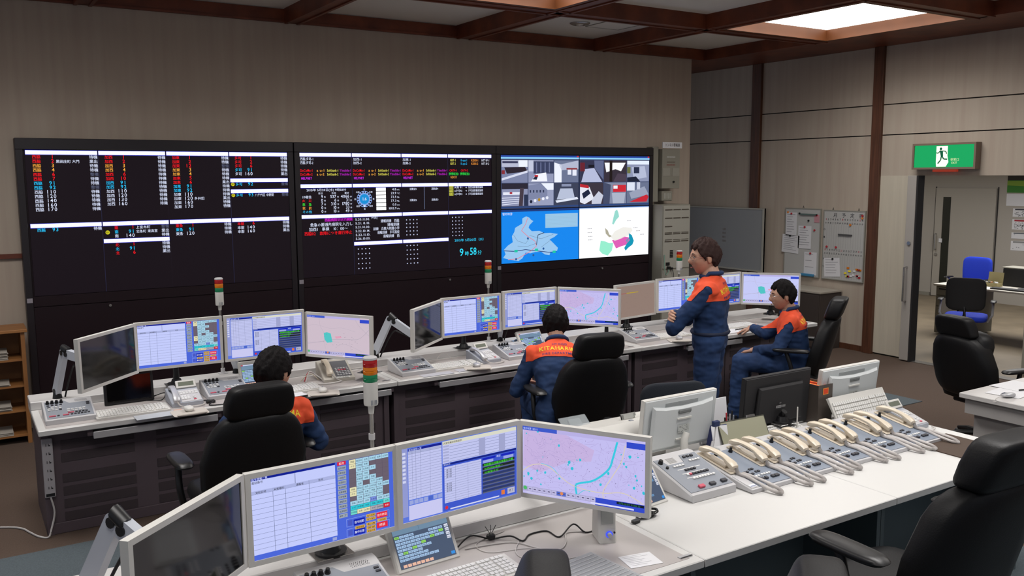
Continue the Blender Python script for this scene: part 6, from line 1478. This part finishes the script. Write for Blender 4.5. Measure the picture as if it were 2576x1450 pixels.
def hand(b, w_, d, palm_n, curl=.5, side=1, L=.18):
    """palm, four unequal bent fingers and a thumb; w_ wrist, d direction of the fingers, palm_n out of the back of the hand"""
    w_, d, n = Vector(w_), Vector(d).normalized(), Vector(palm_n).normalized(); l = d.cross(n).normalized()*side; n = (l*side).cross(d).normalized()
    capsule(b, w_-d*.03, w_+d*.02, .027, .026)
    for k in (-1.5, -.5, .5, 1.5): capsule(b, w_+d*.02+l*k*.013, w_+d*.085+l*k*.020, .016, .0135, 10)
    for k, fl in ((-1.5, .060), (-.5, .075), (.5, .080), (1.5, .072)):
        p = w_+d*.085+l*k*.0205; dd = d.copy(); r_ = .0098
        for seg, q_ in enumerate((.45, .32, .23)):
            a = curl*(.35+.35*seg); dd = (dd*math.cos(a)-n*math.sin(a)).normalized(); e = p+dd*fl*q_; capsule(b, p, e, r_, r_*.92, 8); p = e; r_ *= .92
    p = w_+d*.02+l*.024
    for q_, a, r_ in ((.042, .9, .014), (.032, .55, .0115), (.024, .35, .010)):
        dd = (d*math.cos(a)+l*math.sin(a)-n*.25).normalized(); e = p+dd*q_; capsule(b, p, e, r_, r_*.92, 8); p = e
def person(label, root, J, head, hair=HAIR, glasses=False, name_text='KITAHARIMA', legs=True, hands=(None, None), shirt_w=1.0, text_dx=0.0):
    """J: joints in world metres; head = (centre, turn, nod, tilt)"""
    rx, ry = root; t = thing('person', label, 'person', (rx, ry, 0))
    J = {k: Vector((v[0]-rx, v[1]-ry, v[2])) for k, v in J.items()}
    hc, turn, nod, tilt = head; HC = Vector((hc[0]-rx, hc[1]-ry, hc[2])); HM = TR(*HC) @ RZ(turn) @ RX(-nod) @ RY(tilt) @ Matrix.Scale(1.06, 4)
    N, C, P = J['N'], J['C'], J['P']
    lat = (J['SR']-J['SL']).normalized(); up = (N-C).normalized(); back = lat.cross(up).normalized()
    lat = up.cross(-back).normalized() if up.cross(-back).dot(lat) > 0 else -up.cross(-back).normalized()
    # ---- body
    b = B(); head_grid(b, HM, lambda p, q: 0)
    for sx in (-1, 1): ell(b, (0, 0, 0), (.009, .019, .031), HM @ TR(sx*.079, -.008, -.004) @ RZ(-sx*.35) @ RX(-.15), 12)
    capsule(b, HM @ Vector((0, -.025, -.05)), N+up*.0+back*.005, .056, .062)
    capsule(b, N, C, .07, .10); capsule(b, C, P, .10, .10)
    for s_ in 'LR':
        capsule(b, N-up*.05, J['S'+s_], .05, .045); capsule(b, J['S'+s_], J['E'+s_], .042, .034); capsule(b, J['E'+s_], J['W'+s_], .034, .026)
        if legs: capsule(b, P, J['K'+s_], .08, .05); capsule(b, J['K'+s_], J['A'+s_], .05, .035); capsule(b, J['A'+s_], J['A'+s_]+Vector((0, 0, -.01)), .035, .035)
    for s_, hd in zip('LR', hands):
        if hd: hand(b, J['W'+s_], hd[0], hd[1], hd[2], hd[3])
    body = remeshed(b, 'body', .0042, SKIN, t, 2)
    # ---- coverall
    b = B(); secs = []
    hipw = lat*1.0
    K = [(P-up*.06, .150, .115), (P, .165, .125), (P.lerp(C, .5), .150, .115), (C, .172, .125), (C.lerp(N, .45), .185, .125), (C.lerp(N, .78), .172, .098), (C.lerp(N, .93), .12, .075), (N+up*.012, .068, .066)]
    vs = []; n = 24; bk = back
    for c_, a, d_ in K:
        for i in range(n):
            th = 2*PI*i/n; e = .75
            vs.append(c_+lat*a*shirt_w*math.copysign(abs(math.cos(th))**e, math.cos(th))+bk*d_*math.copysign(abs(math.sin(th))**e, math.sin(th)))
    fs = [(k*n+i, k*n+(i+1) % n, (k+1)*n+(i+1) % n, (k+1)*n+i) for k in range(len(K)-1) for i in range(n)]+[tuple(range(n))[::-1], tuple(range((len(K)-1)*n, len(K)*n))]
    nv, nf = b.add(vs, fs); bmesh.ops.recalc_face_normals(b.bm, faces=nf)
    for s_ in 'LR':
        S_, E_, W_ = J['S'+s_], J['E'+s_], J['W'+s_]; wd = (W_-E_).normalized()
        capsule(b, N.lerp(S_, .45)-up*.055, S_, .075, .068); capsule(b, S_, E_, .070, .056); capsule(b, E_, W_-wd*.035, .058, .042)
        capsule(b, W_-wd*.06, W_-wd*.035, .044, .041)
        # folds at the elbow
        for k in (.25, .5, .72, .92): c_ = S_.lerp(E_, k); ell(b, c_, (.062, .062, .018), (E_-S_).to_track_quat('Z', 'Y').to_matrix().to_4x4() @ RX(.35*math.sin(k*17)))
        for k in (.15, .35, .6): c_ = E_.lerp(W_, k); ell(b, c_, (.055, .055, .014), (W_-E_).to_track_quat('Z', 'Y').to_matrix().to_4x4() @ RX(.4*math.sin(k*23+1)))
        if legs:
            Kn, A_ = J['K'+s_], J['A'+s_]; sg = -1 if s_ == 'L' else 1; Hp = P+lat*sg*.085-up*.02
            capsule(b, Hp, Kn, .102, .078); capsule(b, Kn, A_+Vector((0, 0, .03)), .080, .066)
            for k in (.3, .55, .8): c_ = Kn.lerp(A_, k); ell(b, c_, (.078, .078, .02), (A_-Kn).to_track_quat('Z', 'Y').to_matrix().to_4x4() @ RX(.3*math.sin(k*19)))
    cov = remeshed(b, 'coverall', .009, NAVY, t, 3)
    sd = Vector((hc[0], hc[1], 0))*7
    vv = cov.data.vertices; nrm = [v.normal.copy() for v in vv]; cos = [v.co.copy() for v in vv]; out = []
    for c_, n_ in zip(cos, nrm): out += (c_+n_*(.010*mnoise.noise(Vector((c_.x*9, c_.y*9, c_.z*16))+sd)+.005*mnoise.noise(Vector((c_.x*24, c_.y*24, c_.z*38))+sd)))[:]
    vv.foreach_set('co', out); cov.data.update()
    # ---- orange yoke, cut from the coverall
    bm = bmesh.new(); bm.from_mesh(cov.data)
    def cut(co, no):
        bmesh.ops.bisect_plane(bm, geom=bm.verts[:]+bm.edges[:]+bm.faces[:], plane_co=co, plane_no=no, clear_outer=False, clear_inner=True)
    cut(N-up*.155-back*.0, up)
    slope_ = .0
    cut(N-lat*.232, lat); cut(N+lat*.232, -lat)
    cut(N+up*.012, -up)
    bm.normal_update()
    for v in bm.verts: v.co += v.normal*.0035
    me = bpy.data.meshes.new('shoulder_yoke'); bm.to_mesh(me); bm.free()
    yo = put('shoulder_yoke', me, ORNG, t, smooth=180); yo['label'] = 'orange shoulder yoke'
    # ---- lettering across the back
    dg = bpy.context.evaluated_depsgraph_get(); bmz = bmesh.new(); bmz.from_mesh(me); bvh = BVHTree.FromBMesh(bmz); bmz.free()
    rt_ = lat   # reading direction seen from behind
    if rt_.cross(up).dot(back) < 0: rt_ = -rt_
    def word(txt, h, yb, arc, m, fit, nm):
        gs = [glyph(c) for c in txt]; W_ = sum(g[2] for g in gs)*h; sx = fit/W_; x = -fit/2; vs, fs = [], []
        for g in gs:
            o = len(vs)
            for vx, vy in g[0]:
                X = x+vx*h*sx+text_dx; Y = yb+vy*h-arc*(X/.15)**2
                o_ = N+rt_*X+up*Y+back*.5; hit = bvh.ray_cast(o_, -back)
                vs.append((hit[0]+back*.003) if hit[0] else N+rt_*X+up*Y+back*.1)
            fs += [tuple(o+i for i in f) for f in g[1]]; x += g[2]*h*sx
        me_ = bpy.data.meshes.new(nm); me_.from_pydata(vs, [], fs); put(nm, me_, m, yo)
    word('HYOGO', .026, -.052, .006, PURP, .11, 'lettering')
    word(name_text, .050, -.100, .012, YELL, .30, 'lettering')
    word('FIRE DEPARTMENT', .024, -.136, .012, PURP, .26, 'lettering')
    # ---- collar, belt
    b = B(); q = [N+up*.0+(lat*math.cos(a)*.073+back*math.sin(a)*.073)+up*(.028 if math.sin(a) > -.3 else .0) for a in [2*PI*i/20 for i in range(21)]]
    b.tube(q, .016, 8); cl_ = b.obj('collar', NAVY, t, smooth=60)
    if legs == 'stand':
        b = B(); q = [P+up*.055+(lat*math.cos(a)*.166+back*math.sin(a)*.130) for a in [2*PI*i/28 for i in range(29)]]; b.tube(q, .014, 6); b.obj('belt', mat('navy_belt', '#141f3a', .6), t, smooth=60)
    for s_ in 'LR':
        if legs:
            A_ = J['A'+s_]; f = (J['K'+s_]-P); f.z = 0; f = f.normalized() if (f.length > .2) else Vector((-math.sin(turn), math.cos(turn), 0))
            b = B(); capsule(b, A_+Vector((0, 0, -.035))-f*.03, A_+Vector((0, 0, -.04))+f*.15, .042, .036); b.obj('shoe', BLACK, t, smooth=60)
    # ---- hair, brows, eyes, mouth
    rr = random.Random(int(hc[0]*100))
    def ho(ph, th):
        z = .118*math.sin(ph); a = abs(((th+PI) % (2*PI))-PI)
        line = .058 if a < .7 else (.058-.085*(a-.7)/.75 if a < 1.45 else (-.027+.03*(1 if a < 1.75 else 0)-.05*min(1, max(0, (a-1.75)/.6))))
        if a < .75: line += .010*math.sin(a*9+1)
        k = max(0, min(1, (z-line)/.012))
        nz = rr.uniform(-.0030, .0045)+.003*math.sin(th*11+ph*9)
        top = max(0, math.sin(ph)-.4)*.010
        return (.014+nz+top)*k*k*(3-2*k)-.008*(1-k)
    b = B(); head_grid(b, HM, ho, 72, 48)
    h_ = b.obj('hair', hair, t, smooth=180)
    if True:
        for sx in (-1, 1):
            b = B(); e = HM @ Vector((sx*.031, .0835, .010)); ell(b, (0, 0, 0), (.0115, .006, .0045), HM @ TR(sx*.031, .0815, .010) @ RZ(-sx*.25), 10); ey = b.obj('eye', mat('eye_dark', '#241a16', .2), t, smooth=60)
            b = B(); b.M = HM; b.tube([(sx*.014, .0925, .030), (sx*.030, .092, .036), (sx*.048, .082, .032)], [.0022, .0028, .0012], 6); b.obj('eyebrow', HAIR, t, smooth=60)
        b = B(); ell(b, (0, 0, 0), (.019, .006, .0045), HM @ TR(0, .0955, -.062), 10); b.obj('mouth', mat('lip', '#7c3f38', .5), t, smooth=60)
    if glasses:
        b = B(); b.M = HM
        for sx in (-1, 1):
            b.tube([(sx*.032+.023*math.cos(a), .103-.012*abs(sx*.032+.023*math.cos(a))/.05, .006+.0155*math.sin(a)) for a in [2*PI*i/18 for i in range(19)]], .0013, 5)
            b.tube([(sx*.055, .091, .010), (sx*.078, .05, .012), (sx*.083, -.005, .008)], .0014, 5)
        b.tube([(-.009, .104, .010), (0, .108, .012), (.009, .104, .010)], .0013, 5)
        gl = b.obj('glasses', STEEL, t, smooth=60)
    return t, HM, J, N, up, lat, back
V = Vector
# standing man, arms folded, face turned to the left
def frame(x, y, a):
    f = V((-math.sin(a), math.cos(a), 0)); r_ = V((math.cos(a), math.sin(a), 0))
    return lambda lx, ly, z: (x+r_.x*lx+f.x*ly, y+r_.y*lx+f.y*ly, z)
q = frame(4.60, 4.585, .62)
JS = dict(P=q(0, 0, 1.02), C=q(0, .0, 1.24), N=q(0, .0, 1.475), SL=q(-.175, -.01, 1.385), SR=q(.175, -.01, 1.385), EL=q(-.19, .235, 1.115), WL=q(.10, .235, 1.165), ER=q(.20, .21, 1.12), WR=q(-.10, .26, 1.20),
          KL=q(-.095, .02, .52), KR=q(.095, .02, .52), AL=q(-.10, -.01, .08), AR=q(.10, .03, .08))
person('standing man with glasses and folded arms in a navy and orange coverall', (4.60, 4.585), JS, (q(.0, .05, 1.61), 1.10, .06, 0), HAIRB, True, legs='stand', shirt_w=1.06,
       hands=((V(q(1, -.3, 0))-V(q(0, 0, 0)), (0, 0, 1), .5, 1), (V(q(-1, -.1, .05))-V(q(0, 0, 0)), V(q(0, 1, .3))-V(q(0, 0, 0)), .7, 1)))
# seated man with glasses turned sideways
q = frame(6.22, 5.12, .62)
JS = dict(P=q(0, 0, .56), C=q(.0, .05, .78), N=q(.0, .09, 1.01), SL=q(-.165, .06, .93), SR=q(.165, .08, .93), EL=q(-.24, .16, .70), WL=q(-.10, .37, .66), ER=q(.20, .30, .76), WR=(6.335, 5.77, .765),
          KL=q(-.20, .47, .57), KR=q(.10, .47, .56), AL=q(-.22, .50, .09), AR=q(.12, .52, .09))
person('seated man with glasses resting one hand on the rear desk', (6.22, 5.12), JS, (q(-.02, .15, 1.145), 1.02, .08, 0), HAIR, True,
       hands=((V(q(.4, .9, -.3))-V(q(0, 0, 0)), (0, 0, 1), .5, 1), (V((-.35, .5, -.25)), (0, 0, 1), .35, -1)))
# man leaning forward at the middle unit, seen from behind
q = frame(3.55, 4.93, -.42)
JS = dict(P=q(-.02, -.02, .56), C=q(-.02, .12, .78), N=q(-.0, .27, .985), SL=q(-.185, .23, .915), SR=q(.185, .24, .92), EL=q(-.30, .25, .66), WL=q(-.20, .50, .66), ER=q(.28, .42, .72), WR=q(.20, .66, .745),
          KL=q(-.17, .42, .53), KR=q(.12, .44, .53), AL=q(-.16, .40, .09), AR=q(.12, .42, .09))
person('man seen from behind leaning over the middle rear desk', (3.55, 4.93), JS, (q(.01, .38, 1.115), -.62, .28, 0), HAIR, True,
       hands=((V(q(.3, .9, 0))-V(q(0, 0, 0)), (0, 0, 1), .5, 1), (V(q(-.1, 1, -.05))-V(q(0, 0, 0)), (0, 0, 1), .4, -1)))
# man at the left, mostly hidden by his chair
q = frame(1.41, 4.80, -.12)
JS = dict(P=q(0, 0, .56), C=q(.02, .0, .78), N=q(.03, .02, .985), SL=q(-.15, .0, .91), SR=q(.19, .0, .895), EL=q(-.24, .14, .70), WL=q(-.15, .38, .72), ER=q(.30, .06, .68), WR=q(.22, .30, .70),
          KL=q(-.12, .44, .54), KR=q(.14, .44, .54), AL=q(-.12, .46, .09), AR=q(.14, .46, .09))
person('man at the left seated in front of his chair, seen from behind', (1.41, 4.80), JS, (q(.055, .03, 1.115), -1.0, .10, .05), HAIR, False,
       hands=((V(q(.2, .9, 0))-V(q(0, 0, 0)), (0, 0, 1), .5, 1), (V(q(-.2, 1, -.05))-V(q(0, 0, 0)), (0, 0, 1), .4, -1)))

bpy.data.objects.remove(_ob)
